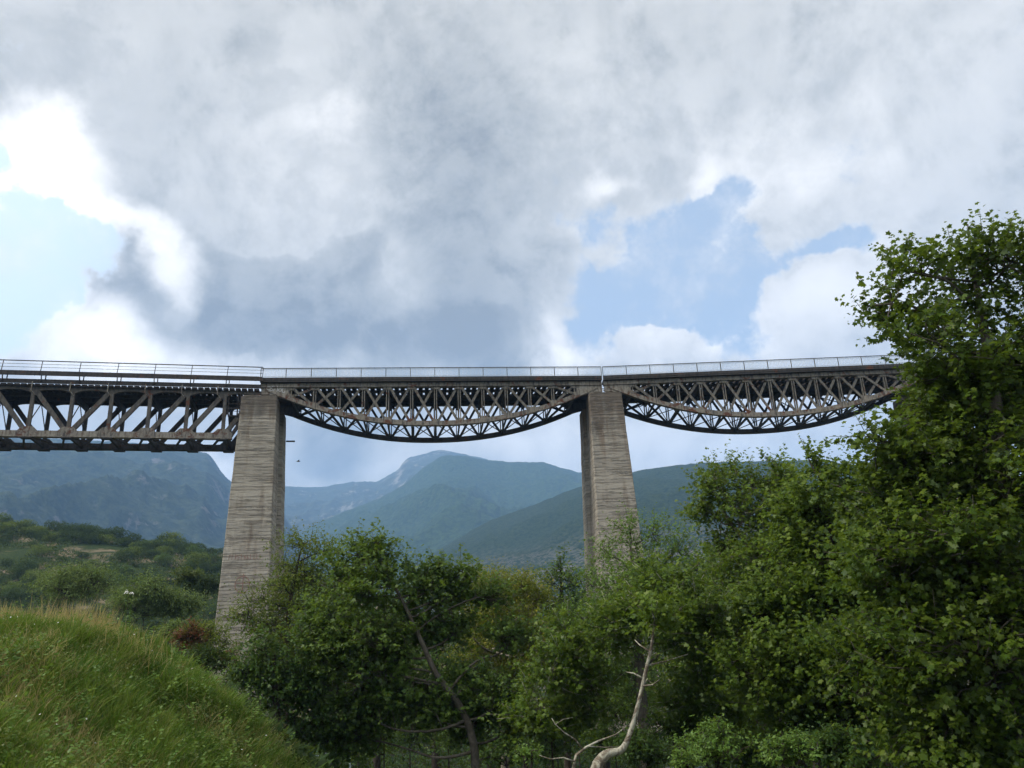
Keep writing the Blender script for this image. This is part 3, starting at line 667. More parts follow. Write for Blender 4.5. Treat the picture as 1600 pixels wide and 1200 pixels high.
def tree(name, label, cat, seed, trunk, lobes, ls, ns, nl, tmpl, lm, bm, group=None, sl=.8, up=.5, droop=.25, fill=.3, wood=.25, limbs=True, thin=None):
    """trunk: world points + radius; lobes in world metres"""
    rg = np.random.default_rng(seed)
    base = np.array(trunk[0][0]); root = empty(name, tuple(base), 0, label=label, cat=cat, group=group)
    cl = []
    for l in lobes:
        l = np.array(l); kc = 9
        v_ = unit(rg.normal(size=(kc, 3)) + np.array([0, -.15, .15])); f_ = .50 + .42 * rg.random(kc); sc_ = .34 + .22 * rg.random(kc)
        for a_, b_, c_ in zip(v_, f_, sc_): p_ = l[:3] + a_ * l[3:] * b_; cl.append((*p_, l[3] * c_ * 1.15, l[4] * c_ * 1.15, l[5] * c_ * .48))
        cl.append((*l[:3], *(l[3:] * .6)))
    P, D, Nn, sz, ti, st, ax, L = shoots(rg, cl, ns, nl, sl, ls, up, droop, fill)
    kept = np.arange(ns)
    if thin:
        k0_ = (st[:, 2] < thin[0]) | (rg.random(ns) > thin[1]); kept = np.where(k0_)[0]; kp = np.repeat(k0_, nl); P, D, Nn, sz, ti = P[kp], D[kp], Nn[kp], sz[kp], ti[kp]
    me = leaves_mesh('crown', P - base, D, Nn, sz, tmpl, ti); link('crown', me, lm, root)
    b = MB(); tp = [np.array(p[0]) for p in trunk]; tr = [p[1] for p in trunk]
    # smooth trunk
    sp, sr = [], []
    for i in range(len(tp) - 1):
        for u in (0, .33, .66):
            p0, p1, p2, p3 = tp[max(i - 1, 0)], tp[i], tp[i + 1], tp[min(i + 2, len(tp) - 1)]
            sp.append(.5 * ((2 * p1) + (-p0 + p2) * u + (2 * p0 - 5 * p1 + 4 * p2 - p3) * u * u + (-p0 + 3 * p1 - 3 * p2 + p3) * u ** 3)); sr.append(tr[i] * (1 - u) + tr[i + 1] * u)
    sp.append(tp[-1]); sr.append(tr[-1]); b.tube(sp, sr, 10)
    spn = np.array(sp); lc = np.array([l[:3] for l in lobes])
    ends = []
    for l in lobes:
        c = np.array(l[:3]); dd = np.linalg.norm(spn - c, axis=1) + 1.2 * np.maximum(spn[:, 2] - c[2] + .3, 0)
        j = int(np.argmin(dd)); j = max(1, min(j, len(sp) - 1)); r = min(sr[j] * .38, .008 * np.linalg.norm(spn[j] - c) + .018)
        if not limbs: ends.append([c] * 4); continue
        pts = limb(b, rg, spn[j], c, r + .01, .022, 6); ends.append(pts)
    allp = np.array([p for e in ends for p in e[2:]])
    for i in rg.choice(kept, int(len(kept) * wood), replace=False):
        q = st[i]; j = int(np.argmin(((allp - q) ** 2).sum(1)))
        limb(b, rg, allp[j], q, .016, .008, 3, .1, .05); b.tube([q, q + ax[i] * L[i] * .75], [.008, .004], 4)
    me = b.mesh('trunk'); me.vertices.foreach_set('co', (np.array(b.v, dtype=np.float32) - base.astype(np.float32)).ravel())
    link('trunk', me, bm, root, True)
    return root
def LB(D, lst, depth=1.):
    """lobes from survey bearings: (bearing x, bearing y, radius, extra depth)"""
    o = []
    for q in lst:
        x, y, r = q[:3]; dd = q[3] if len(q) > 3 else 0; p = at(x, y, D + dd); k = (D + dd) * math.hypot(1, p[0] / p[1]) / F * 1.0
        ry = q[4] if len(q) > 4 else r
        o.append((p[0], p[1], p[2], r * k, r * k * depth, ry * k))
    return o
def TP(D, lst): return [(at(x, y, D + (d[0] if d else 0)), r) for x, y, r, *d in lst]
def grounded(D, px, r):
    p = at(px, 1100, D); return (np.array([p[0], p[1], float(G(p[0], p[1])) - .15]), r)

# --- tall plane tree on the right
tree('plane_tree', 'tall dark green plane tree filling the right edge, rising above the bridge', 'tree', 101,
     [grounded(14.5, 1600, .34)] + TP(14.5, [(1600, 1150, .32), (1590, 1000, .28), (1570, 850, .22), (1560, 700, .17), (1545, 560, .1), (1525, 440, .05), (1512, 350, .012)]),
     LB(14.5, [(1512, 412, 28, 0, 34), (1500, 465, 55, .4), (1560, 425, 50), (1610, 400, 45), (1440, 430, 45, -.3), (1400, 415, 20, 0, 28), (1385, 490, 34, .2), (1357, 478, 14, 0, 24), (1420, 525, 48, .3),
               (1480, 545, 60, -.5), (1560, 540, 75, .3), (1640, 520, 80), (1490, 610, 45, .6), (1500, 640, 60), (1590, 650, 90, .8), (1462, 672, 38, .2), (1400, 655, 12, 0), (1375, 690, 26, -.2), (1420, 720, 50),
               (1400, 780, 55, .5), (1490, 740, 85, .4), (1590, 780, 90), (1440, 850, 75, -.4), (1540, 880, 95, .3), (1620, 960, 95), (1450, 960, 80, .4), (1530, 1030, 95, -.4), (1600, 1120, 100, .3), (1380, 900, 50, .9), (1480, 1130, 80, .5), (1380, 1040, 70, 1.)]),
     .098, 6200, 14, L_PLANE, ML_H, MB_D, sl=.62, up=.6, fill=.25, wood=.3, thin=(6.8, .45))
# --- pale shoots and mass left of it
tree('plane_tree', 'mid-height plane tree with thin upright leafy shoots just left of the tallest tree', 'tree', 102,
     [grounded(20, 1310, .22)] + TP(20, [(1312, 1080, .2), (1305, 980, .17), (1298, 880, .12), (1290, 780, .06), (1268, 705, .012)]),
     LB(20, [(1267, 725, 9, 0, 26), (1297, 742, 12, 0, 22), (1325, 750, 16, .3, 24), (1280, 800, 42), (1340, 790, 40, .6), (1245, 830, 38, .5), (1310, 860, 62), (1380, 840, 50, 1), (1250, 910, 60, .5), (1350, 940, 72, -.4), (1200, 960, 50, .6),
             (1290, 1010, 75), (1390, 1020, 60, .5), (1220, 1050, 62), (1330, 1100, 70, .8), (1240, 1130, 55, 1.2), (1400, 1130, 60, .4)]),
     .105, 3700, 14, L_PLANE, ML_G, MB_K, sl=.7, fill=.25)
# --- plane tree with pale branches right of the second pier
tree('plane_tree', 'plane tree with pale forking branches rising right of the second pier', 'tree', 103,
     [grounded(27, 1215, .24)] + TP(27, [(1212, 1060, .2), (1207, 950, .16), (1196, 880, .13), (1170, 850, .09), (1140, 815, .06), (1115, 770, .02)]),
     LB(27, [(1112, 752, 24), (1135, 740, 20, .5, 16), (1175, 762, 26), (1212, 742, 20, 0, 24), (1242, 765, 28, .5), (1105, 800, 26, .6), (1160, 800, 30, -.5), (1215, 820, 42), (1135, 860, 32, .8), (1190, 880, 40, -.6), (1255, 880, 45, .5), (1150, 930, 50), (1220, 950, 50, -.8),
             (1120, 985, 50, .5), (1180, 1030, 60), (1100, 1050, 50, 1), (1150, 1110, 50, .5)], .9),
     .12, 3200, 12, L_TRI, ML_G, MB_G, sl=.8, fill=.3, wood=.4)
# --- white-stemmed plane tree in the centre
tree('plane_tree', 'plane tree with bent white mottled trunk in front of the thicket, centre right', 'tree', 104,
     [(np.array([*at(938, 1300, 18)[:2], float(G(*at(938, 1300, 18)[:2])) - .1]), .24)] + TP(18, [(930, 1225, .14), (938, 1190, .12), (952, 1177, .092), (967, 1174, .075), (978, 1162, .062), (990, 1128, .05), (1001, 1085, .043), (1010, 1045, .04), (1017, 1015, .034), (1021, 990, .03), (1026, 965, .015)]),
     LB(21, [(1022, 975, 26, -3.2), (1050, 960, 26, -2.6), (1035, 925, 40), (1000, 950, 40, .5), (1070, 950, 42, .4), (960, 985, 34, 1), (1110, 975, 42, 1), (1060, 1000, 30, 1.5), (900, 1010, 40, 1.5), (870, 1060, 42, 1.2), (920, 1075, 34, 2), (840, 1110, 36, 1.5), (1100, 1040, 38, 1.5), (1075, 1085, 34, 2), (890, 1125, 30, 2.2), (1120, 1120, 40, 2.4)]),
     .115, 2100, 12, L_TRI, ML_G, MB_P, sl=.7, fill=.3, limbs=False)
tw = MB()
for l_ in ([(1012, 1040, 0), (1040, 1033, .3), (1075, 1022, .8)], [(1003, 1072, 0), (1020, 1070, -.2), (1030, 1062, -.4)], [(1000, 1082, 0), (1012, 1060, .2)], [(1005, 1060, 0), (990, 1052, .1), (978, 1050, .2)], [(1016, 1018, 0), (1000, 1008, .3), (992, 1000, .5)], [(1021, 990, 0), (1032, 972, .5)]):
    q_ = [at(x, y, 18 + z_) for x, y, z_ in l_]; tw.tube(q_, list(np.linspace(.022, .008, len(q_))), 6)
_t = [o for o in bpy.data.objects if o.get('label', '').startswith('plane tree with bent white')][0]
tb = np.array(_t.location); tw.v = [tuple(np.array(p) - tb) for p in tw.v]; tw.build('twigs', MB_P, _t, True, kind='stuff')
# --- big light green tree before pier two
tree('ash_tree', 'broad light green tree whose top covers the foot of the second pier', 'tree', 105,
     [grounded(32, 1000, .25)] + TP(32, [(1000, 1050, .2), (995, 960, .15), (990, 900, .1), (985, 850, .03)]),
     LB(32, [(985, 835, 20, 0, 26), (1020, 835, 22, 0, 28), (955, 870, 24), (930, 915, 24, .5), (1000, 880, 42), (1055, 860, 30, 0, 34), (1085, 890, 32), (960, 930, 46, -1), (1040, 930, 55), (1110, 930, 40, .5), (910, 970, 34), (980, 990, 55), (1070, 1000, 60), (930, 1040, 45), (880, 1000, 30, 1), (1120, 1000, 45), (1000, 1060, 50, 1)], .9),
     .14, 2600, 12, L_OVAL, ML_N, MB_D, sl=.9, up=.75, fill=.3)
# --- dark pointed tree, yellow tree
tree('cypress_like_tree', 'dark green pointed tree left of the second pier', 'tree', 106,
     [grounded(42, 880, .2)] + TP(42, [(880, 1000, .15), (877, 920, .08), (875, 868, .02)]),
     LB(42, [(875, 885, 10, 0, 24), (868, 912, 22), (895, 915, 20), (845, 935, 22), (905, 945, 26), (865, 955, 30), (825, 940, 14, 0, 24), (890, 990, 34), (840, 985, 30), (915, 1000, 30), (860, 1030, 36)], .9),
     .19, 1000, 10, L_OVAL, ML_D, MB_K, sl=1., up=.9)
tree('yellowing_tree', 'yellowish green tree in the middle of the thicket behind the leaning trunk', 'tree', 107,
     [grounded(37, 785, .2)] + TP(37, [(786, 1050, .16), (790, 980, .12), (792, 920, .04)]),
     LB(37, [(765, 908, 22, -4), (815, 916, 22, -4), (845, 940, 22, -4), (790, 945, 34, -5), (760, 985, 34, -5), (830, 1000, 34, -5), (800, 918, 18), (770, 925, 18), (745, 920, 16), (790, 950, 34), (830, 955, 24, .5), (755, 965, 30), (815, 1000, 36), (770, 1015, 36), (735, 1010, 30, 1), (840, 1040, 30), (790, 1060, 38)], .9),
     .15, 2600, 11, L_OVAL, ML_C, MB_G, sl=.8, up=.6)
# --- leaning plane tree left of centre
tree('plane_tree', 'plane tree with long leaning brown trunk arching left towards the first pier', 'tree', 108,
     [(np.array([*at(742, 1250, 25)[:2], float(G(*at(742, 1250, 25)[:2])) - .1]), .18)] + TP(25, [(743, 1200, .125), (737, 1150, .11), (724, 1112, .098), (702, 1080, .09), (680, 1050, .082), (664, 1015, .074), (646, 975, .064), (632, 945, .05), (615, 915, .04), (592, 885, .015)]),
     LB(25, [(560, 868, 28), (592, 850, 12, 0, 16), (605, 885, 24, .3), (530, 905, 32, .4), (575, 925, 36, -.5), (650, 912, 26, .5), (690, 900, 24, .5), (722, 895, 18, .6), (765, 935, 26, 1.), (800, 1000, 34, .8), (685, 935, 34, .8), (725, 930, 24, .8), (620, 960, 30, 1.), (540, 970, 44), (490, 985, 34, .6), (590, 1010, 42, -.4), (660, 985, 34, 1.2), (710, 990, 36, 1.),
             (540, 1040, 48, .5), (620, 1060, 42, .3), (485, 1060, 36, .8), (690, 1100, 38, .4), (740, 1065, 34, .6), (650, 1120, 40, 1.2), (575, 1110, 46, 1), (790, 1090, 36, .4), (740, 1120, 36, 1.4), (560, 1150, 40, 1.6), (810, 1130, 30, 1.4)], .8),
     .12, 3600, 12, L_TRI, ML_B, MB_D, sl=.7, fill=.3, wood=.4)
# --- feathery tree in front of pier one
tree('robinia_tree', 'feathery olive-green tree overlapping the foot of the pale pier', 'tree', 109,
     [grounded(33, 450, .2)] + TP(33, [(452, 1080, .16), (448, 1000, .12), (455, 930, .08), (470, 860, .03)]),
     LB(33, [(470, 852, 30, 0, 16), (505, 862, 22, 0, 14), (445, 882, 18, .4, 10), (440, 915, 34, 0, 16), (485, 900, 36, .6, 22), (412, 935, 24, 0, 12), (388, 962, 26, 0, 12), (455, 950, 40, .4, 22), (420, 980, 30, .5, 16), (510, 940, 40, 1), (470, 1000, 44, .5), (525, 1000, 40, 1.2), (430, 1030, 36, .8), (500, 1050, 46, 1.2)], .9),
     .10, 2300, 14, L_PINN, ML_A, MB_K, sl=1., up=.25, droop=.35)
tree('shade_tree', 'dense dark green tree right beside the grassy bank below the pale pier', 'tree', 110,
     [grounded(25, 430, .2)] + TP(25, [(432, 1150, .15), (430, 1080, .1), (428, 1020, .04)]),
     LB(25, [(415, 1020, 26), (455, 1030, 30), (390, 1055, 26), (430, 1075, 36), (480, 1080, 36, .5), (410, 1110, 24, .5), (460, 1120, 36, .6), (510, 1110, 36, 1), (480, 1160, 36, .6), (530, 1150, 34, 1.5), (520, 1190, 30, 2.5)], .9),
     .12, 1000, 12, L_PINN, ML_D, MB_K, sl=.7, up=.4)
# --- filler trees of the valley thicket, each its own
FT = [(590, 52, 885, 60, ML_B, 'bluish tree at the back of the thicket just right of the pale pier tree'),
      (680, 50, 890, 60, ML_B, 'bluish green tree in the thicket behind the top of the leaning trunk'),
      (745, 55, 900, 55, ML_A, 'olive tree in the thicket between leaning trunk and yellowish tree'),
      (940, 50, 930, 60, ML_D, 'dark tree behind the broad light green tree, below the second pier'),
      (1150, 46, 860, 60, ML_B, 'bluish green tree behind the pale forking branches'),
      (1060, 48, 900, 60, ML_D, 'deep green tree right of the second pier foot, behind lighter crowns'),
      (1260, 42, 800, 70, ML_D, 'deep green tree behind the thin upright shoots'),
      (1370, 40, 790, 70, ML_B, 'bluish tree glimpsed behind the left side of the tallest tree'),
      (1500, 38, 800, 80, ML_D, 'dark tree behind the lower half of the tallest tree')]
for i, (px, D, top, r, lm, lab) in enumerate(FT):
    rg = random.Random(300 + i); q = []
    y = top + r * .5
    while y < 1130:
        for s_ in (-1, 0, 1): q.append((px + s_ * r * .62 + rg.uniform(-12, 12), y + rg.uniform(-12, 12) + abs(s_) * 14, r * rg.uniform(.45, .62), rg.uniform(-1, 1)))
        y += r * .72
    tree('thicket_tree', lab, 'tree', 400 + i, [grounded(D, px, .25)] + TP(D, [(px, 1040, .2), (px + 4, (top + 1040) / 2, .13), (px, top + r * .6, .04)]), LB(D, q, .9), .22, 1250, 10, L_OVAL, lm, MB_K, group='trees of the valley thicket', sl=1., up=.5, wood=.12)

# --- shrubs near the bank and in the foreground
def shrub(label, px, py, D, r, ls, ns, lm, seed, tmpl=L_OVAL, nl=10, name='shrub', squash=.8, n=5, up=.6, spread=.6, cat='bush', sl=None):
    rg = random.Random(seed); c = at(px, py, D); k = D / F; rm = r * k
    q = [(c[0] + rg.uniform(-spread, spread) * rm, c[1] + rg.uniform(-.4, .4) * rm, c[2] + rg.uniform(-.35, .35) * rm * squash, rm * .62, rm * .6, rm * .62 * squash) for _ in range(n)]
    base = np.array([c[0], c[1], float(G(c[0], c[1])) - .1])
    base[2] = min(base[2], c[2] - rm * .5)
    return tree(name, label, cat, seed, [(base, .05), ((base + c) / 2 + .02, .04), (c, .015)], q, ls, ns, nl, tmpl, lm, MB_K, sl=sl or rm * .35, up=up)
shrub('red-leaved sumac bush behind the right slope of the grassy bank', 292, 995, 27, 30, .10, 230, ML_R, 501)
shrub('small red-tinged bush below the foot of the pale pier', 352, 1025, 27, 16, .09, 80, ML_R, 502)
shrub('low mixed green bush between red sumac and pale pier', 330, 1000, 29, 40, .11, 330, ML_A, 503)
shrub('dull olive bush just right of the red sumac bush', 325, 1035, 26, 36, .10, 300, ML_S, 504)
shrub('dark bush at the foot of the dense tree beside the bank', 380, 1060, 25, 38, .11, 330, ML_D, 505)
shrub('grey-green broom bush left of the red sumac bush', 265, 985, 30, 26, .10, 220, ML_O, 506)
shrub('round olive-green bush standing behind the dry grass crest', 112, 925, 62, 55, .19, 1300, ML_O, 507, squash=.7)
shrub('large round bush of fine grey-green leaves behind the white flowers', 228, 935, 58, 46, .18, 1300, ML_O, 508, squash=.95)
shrub('second fine-leaved bush overlapping the large round one on its right', 282, 950, 60, 38, .18, 900, ML_O, 509)
shrub('lime green bush on the lower hillside left of the pale pier', 290, 905, 80, 26, .28, 260, ML_Y, 510)
shrub('dark round bush against the lower left edge of the pale pier', 322, 915, 80, 26, .28, 260, ML_S, 511)
shrub('bright fresh green bush at the bottom, right of the white trunk', 1120, 1170, 15, 52, .075, 420, ML_N, 512, up=.9)
shrub('smaller bright green bush at the bottom, left of the big trees', 1232, 1180, 14, 36, .07, 280, ML_N, 513, up=.9)
shrub('tuft of bright green leaves lowest of the foreground bushes', 1075, 1195, 14, 22, .07, 130, ML_N, 517, up=.8)
shrub('slender sapling with pale new leaves at the bottom centre', 822, 1178, 14, 20, .07, 45, ML_N, 514, up=1., name='sapling', spread=.5, cat='sapling')
shrub('dark understorey bush at the bottom left of the leaning trunk', 600, 1150, 30, 50, .13, 380, ML_B, 515)
shrub('shadowed bush behind the bare pale twigs at the bottom centre', 860, 1130, 26, 50, .13, 380, ML_A, 516)
shrub('shadowed bush filling the gap right of the white trunk base', 1050, 1140, 24, 50, .13, 380, ML_D, 518)
shrub('shadowed bush at the bottom right under the tall trees', 1330, 1180, 17, 60, .12, 420, ML_D, 519)
shrub('shadowed bush in the bottom right corner', 1500, 1190, 15, 70, .13, 420, ML_D, 520)
for i_, (px_, py_, D_, lab_) in enumerate([(560, 1165, 40, 'dark bush behind the pale blue shelter'), (640, 1140, 44, 'dark bush behind the fallen log'), (700, 1150, 42, 'dark bush just left of the leaning trunk foot'), (870, 1165, 38, 'dark bush behind the bare pale sapling'), (960, 1160, 36, 'dark bush directly behind the bend of the white trunk'),
        (1010, 1175, 30, 'low dark bush right of the white trunk bend'), (1150, 1150, 30, 'dark bush behind the bright fresh green bush'), (760, 1130, 48, 'dark bush between the leaning trunk and the sapling with new leaves'), (900, 1110, 46, 'dark bush above the bare pale sapling'), (1180, 1190, 24, 'dark bush between the two bright green bushes')]):
    shrub(lab_, px_, py_, D_, 46, .15, 330, ML_D if i_ % 2 else ML_B, 530 + i_)
shrub('dense bush hiding the foot of the second pier behind the white trunk', 990, 1105, 36, 62, .15, 560, ML_B, 561)
shrub('dark bush right beside the foot of the leaning trunk', 790, 1170, 30, 45, .13, 300, ML_D, 521)

# bare pale twigs
def bare():
    b = MB(); D = 17; base = at(895, 1240, D)
    root = empty('bare_sapling', tuple(base), 0, label='bare pale forking twigs left of the white trunk base', cat='sapling')
    def pth(l, r0, r1, n=5):
        pts = [at(x, y, D + z_) - base for x, y, z_ in l]; b.tube(pts, list(np.linspace(r0, r1, len(pts))), n)
    pth([(895, 1240, 0), (896, 1200, 0), (900, 1180, 0), (915, 1168, .1), (935, 1158, .2), (962, 1148, .2), (975, 1138, .2)], .045, .008)
    pth([(911, 1171, .1), (898, 1155, 0), (882, 1145, -.1), (868, 1132, -.1), (862, 1122, -.1)], .022, .006)
    pth([(898, 1190, 0), (880, 1184, -.1), (860, 1186, -.1), (842, 1180, 0)], .02, .005)
    pth([(920, 1166, .1), (945, 1168, .3), (968, 1166, .3)], .015, .006)
    pth([(868, 1132, -.1), (880, 1124, -.1), (895, 1121, 0)], .008, .004)
    b.build('trunk', MB_P, root, True)
bare()

# ------------------------------------------------------------------ maquis bushes on the left hill
def bush_proto(seed, lm, big):
    rg = np.random.default_rng(seed); lob = [(rg.uniform(-.6, .6), rg.uniform(-.6, .6), .55 + rg.uniform(-.1, .35), .6, .6, .5) for _ in range(6)]
    P, D, Nn, sz, ti, *_ = shoots(rg, lob, 420, 6, .13, .125, .3, .2, .78)
    return leaves_mesh('foliage', P, D, Nn, sz, L_OVAL, ti)
protos = [(bush_proto(700 + i, lm, 1), lm) for i, lm in enumerate([ML_S, ML_S, ML_S, ML_D, ML_S, ML_A])]
for me, lm in protos: me.materials.append(lm)
rg = random.Random(77); cnt = 0; spots = []
crest = [(px, HC - rg.uniform(0, 14)) for px in np.linspace(-30, 420, 58)]
while len(spots) < 275:
    if crest: px, D = crest.pop(); px += rg.uniform(-5, 5)
    else: px = rg.uniform(-30, 385); D = 88 + (HC - 92) * rg.random() ** .8
    p = at(px, 900, D); x, y = p[0], p[1]; z = float(G(x, y))
    if vnoise(np.array(x / 16.), np.array(y / 22.), 9) > .30 and rg.random() < .8: continue
    s = rg.uniform(1.3, 2.8) * (.75 + D / 600)
    spots.append((x, y, z, s))
for i, (x, y, z, s) in enumerate(spots):
    me, lm = protos[rg.randrange(6)]
    o = bpy.data.objects.new('maquis_bush', me); COL.objects.link(o)
    o.location = (x, y, z - .15 * s); o.rotation_euler = (0, 0, rg.uniform(0, 6.28)); o.scale = (s, s, s * rg.uniform(.75, 1.1))
    tag(o, 'rounded maquis bush among many on the hillside left of the pale pier', 'bush', 'maquis bushes on the left hillside')
# low scrub between them
g_ = np.random.default_rng(5); n = 60000
px = g_.uniform(-60, 520, n); D = 80 + (HC - 78) * g_.random(n) ** .75
v = cF[None] + cR[None] * ((px - 800) / F)[:, None] + cU[None] * (-300 / F); x = v[:, 0] / v[:, 1] * D; y = D + g_.normal(size=n)
keep = (vnoise(x / 16., y / 22., 9) < .25) & (vnoise(x / 5., y / 6., 12) < .22); x, y = x[keep], y[keep]; n = len(x)
z = G(x, y) + g_.random(n) * .9
pos = np.stack([x, y, z], 1)
me = leaves_mesh('scrub', pos, g_.normal(size=(n, 3)), unit(g_.normal(size=(n, 3)) * .6 + [0, -.3, 1]), .35 + .45 * g_.random(n), L_OVAL, g_.random(n))
link('scrub', me, leafmat('dry_scrub_leaf', (.018, .040, .007), (.032, .056, .010), (.06, .07, .02), .2, rough=.9), None, kind='stuff', label='low olive scrub covering the hillside left of the pale pier', cat='scrub')

# creeping undergrowth on the shaded valley floor
g_ = np.random.default_rng(6); n = 100000; y = 17.5 + 70 * g_.random(n) ** 1.3; x = (g_.uniform(380, 1650, n) - 800) / F * y * 1.05
z = G(x, y) + .7 * g_.random(n) * (.5 + vnoise(x * .7, y * .7, 15)) + .03
me = leaves_mesh('undergrowth', np.stack([x, y, z], 1), g_.normal(size=(n, 3)), unit(g_.normal(size=(n, 3)) * .5 + [0, 0, 1]), .12 + .2 * g_.random(n) + y * .002, L_OVAL, g_.random(n))
link('undergrowth', me, ML_S, None, kind='stuff', label='dark undergrowth covering the shaded ground between the trunks', cat='undergrowth')

# ------------------------------------------------------------------ grass on the bank
def grassmat(name, cols):
    m, t = new_mat(name); a = N(t, 'ShaderNodeAttribute', attribute_name='tint').outputs['Fac']
    n = noise(t, ocoord(t), .9, 4., .6).outputs[0]; cr = N(t, 'ShaderNodeValToRGB', ins={0: M(t, 'ADD', M(t, 'MULTIPLY', a, .7), M(t, 'MULTIPLY', M(t, 'SUBTRACT', n, .35), .9))})
    e = cr.color_ramp.elements
    while len(e) < len(cols): e.new(.5)
    for i, c in enumerate(cols): e[i].position = i / (len(cols) - 1); e[i].color = (*c, 1)
    p = N(t, 'ShaderNodeBsdfPrincipled', ins={0: cr.outputs[0], 'Roughness': .6, 'Specular IOR Level': .25}); tr = N(t, 'ShaderNodeBsdfTranslucent', ins={0: cr.outputs[0]})
    out(t, N(t, 'ShaderNodeMixShader', ins={0: .35, 1: p.outputs[0], 2: tr.outputs[0]}).outputs[0]); return m
MG = grassmat('meadow_grass', [(.05, .115, .012), (.085, .16, .016), (.125, .20, .022), (.20, .23, .045)])
MGD = grassmat('dry_grass', [(.22, .20, .05), (.34, .28, .09), (.44, .35, .15), (.30, .21, .09)])
def blades(name, x, y, h, w, lean, seed, mat, tint, **kw):
    g = np.random.default_rng(seed); n = len(x); z = G(x, y) - .03
    th = g.random(n) * 2 * math.pi; dx, dy = np.cos(th), np.sin(th)
    la = g.random(n) * 2 * math.pi; lx, ly = np.cos(la) * lean, np.sin(la) * lean
    K = np.array([0, .4, .75, 1.]); Wd = np.array([1., .85, .5, .04]); V = np.zeros((n, 8, 3))
    for i in range(4):
        cx = x + lx * h * K[i] ** 2; cy = y + ly * h * K[i] ** 2; cz = z + h * (K[i] - .25 * np.clip(lean, 0, 2) * K[i] ** 2)
        V[:, 2 * i] = np.stack([cx - dx * w * Wd[i] / 2, cy - dy * w * Wd[i] / 2, cz], 1); V[:, 2 * i + 1] = np.stack([cx + dx * w * Wd[i] / 2, cy + dy * w * Wd[i] / 2, cz], 1)
    q = np.array([[0, 1, 3, 2], [2, 3, 5, 4], [4, 5, 7, 6]]); Q = (q[None] + (np.arange(n) * 8)[:, None, None]).reshape(-1, 4)
    me = bpy.data.meshes.new(name); set_mesh(me, V.reshape(-1, 3), Q, np.repeat(tint, 3)); return link(name, me, mat, None, kind='stuff', **kw)
g_ = np.random.default_rng(21)
n = 150000; y = 5.5 + 14 * g_.random(n) ** .85; px = g_.uniform(-40, 560, n); x = (px - 800) / F * y * 1.03
cl = vnoise(x * 1.1, y * 1.1, 40) ; cl2 = vnoise(x * 3.1, y * 3.1, 41)
k = cl2 + cl > -.55 * g_.random(n); x, y, cl, cl2 = x[k], y[k], cl[k], cl2[k]; n = len(x)
cl3 = vnoise(x * 6., y * 4., 45); h = (.12 + .2 * g_.random(n) + .4 * np.clip(cl + .1, 0, 1) + .4 * np.clip(cl2, 0, 1) + .35 * np.clip(cl3, 0, 1)); 
h = h * np.interp(x / y, [-.7, -.35, -.2], [1., .95, .8])
blades('grass', x, y, h, .012 + .026 * g_.random(n), .15 + .75 * g_.random(n) ** 2., 1, MG, np.clip(g_.random(n) * .6 + .1 + cl2 * .9 + cl * .5, 0, 1), label='long green meadow grass covering the bank', cat='grass')
n = 11000; px = g_.uniform(-40, 330, n); px = px[g_.random(n) < np.interp(px, [-40, 180, 225, 330], [1, .85, .12, .02])]; n = len(px); y = 16.2 + g_.normal(size=n) * .6; x = (px - 800) / F * y * 1.03
blades('dry_grass', x, y, .30 + .62 * g_.random(n) ** 1.5 * (.6 + vnoise(x * 1.7, y * 0, 44) + .3), .007 + .012 * g_.random(n), .05 + .3 * g_.random(n), 2, MGD, g_.random(n), label='tall straw-coloured grass along the crest of the bank', cat='grass')
n = 20000; px = g_.uniform(-30, 540, n); y = 7 + 10 * g_.random(n); x = (px - 800) / F * y * 1.03; k = vnoise(x * 1.4, y * 1.4, 61) > -.02; x, y = x[k], y[k]; n = len(x)
blades('dry_stalks', x, y, .35 + .3 * g_.random(n), .006 + .005 * g_.random(n), .2 + .7 * g_.random(n), 3, MGD, g_.random(n), label='scattered dry stalks among the green grass of the bank', cat='grass')
# tall leafy forbs standing out of the grass
nf = 1100; fy = 6.5 + 11 * g_.random(nf) ** .8; fx = (g_.uniform(-30, 530, nf) - 800) / F * fy * 1.03; kk = vnoise(fx * .5, fy * .5, 81) > -.12; fx, fy = fx[kk], fy[kk]; nf = len(fx)
hh = .25 + .45 * g_.random(nf); nl_ = 16; u_ = np.tile(np.arange(nl_) / nl_, nf); X_ = np.repeat(fx, nl_); Y_ = np.repeat(fy, nl_); H_ = np.repeat(hh, nl_)
ln_ = np.repeat(g_.normal(size=(nf, 2)) * .18, nl_, axis=0); P_ = np.stack([X_ + ln_[:, 0] * u_ * H_ * 2, Y_ + ln_[:, 1] * u_ * H_, G(X_, Y_) + .1 + H_ * u_], 1)
me = leaves_mesh('tall_weeds', P_, unit(g_.normal(size=(nf * nl_, 3)) * [1, 1, .2] + [0, 0, .45]), unit(g_.normal(size=(nf * nl_, 3)) * .3 + [0, -.2, 1]), (.10 - .05 * u_) * np.repeat(.7 + .6 * g_.random(nf), nl_), L_PINN, np.repeat(g_.random(nf), nl_))
link('tall_weeds', me, ML_N, None, kind='stuff', label='leafy weeds standing above the grass of the bank', cat='weeds')
# arching tufts
nt = 520; py_ = 6 + 11.5 * g_.random(nt); tx = (g_.uniform(-30, 545, nt) - 800) / F * py_ * 1.03
k_ = 46; x = np.repeat(tx, k_) + g_.normal(size=nt * k_) * .07; y = np.repeat(py_, k_) + g_.normal(size=nt * k_) * .07; hh = np.repeat(.25 + .4 * g_.random(nt), k_) * (.6 + .6 * g_.random(nt * k_))
blades('grass_tufts', x, y, hh, .012 + .016 * g_.random(nt * k_), .5 + .8 * g_.random(nt * k_), 4, MG, np.clip(np.repeat(g_.random(nt) * 1.1 - .1, k_) + .15 * g_.random(nt * k_), 0, 1), label='arching tufts of coarse grass on the bank', cat='grass')
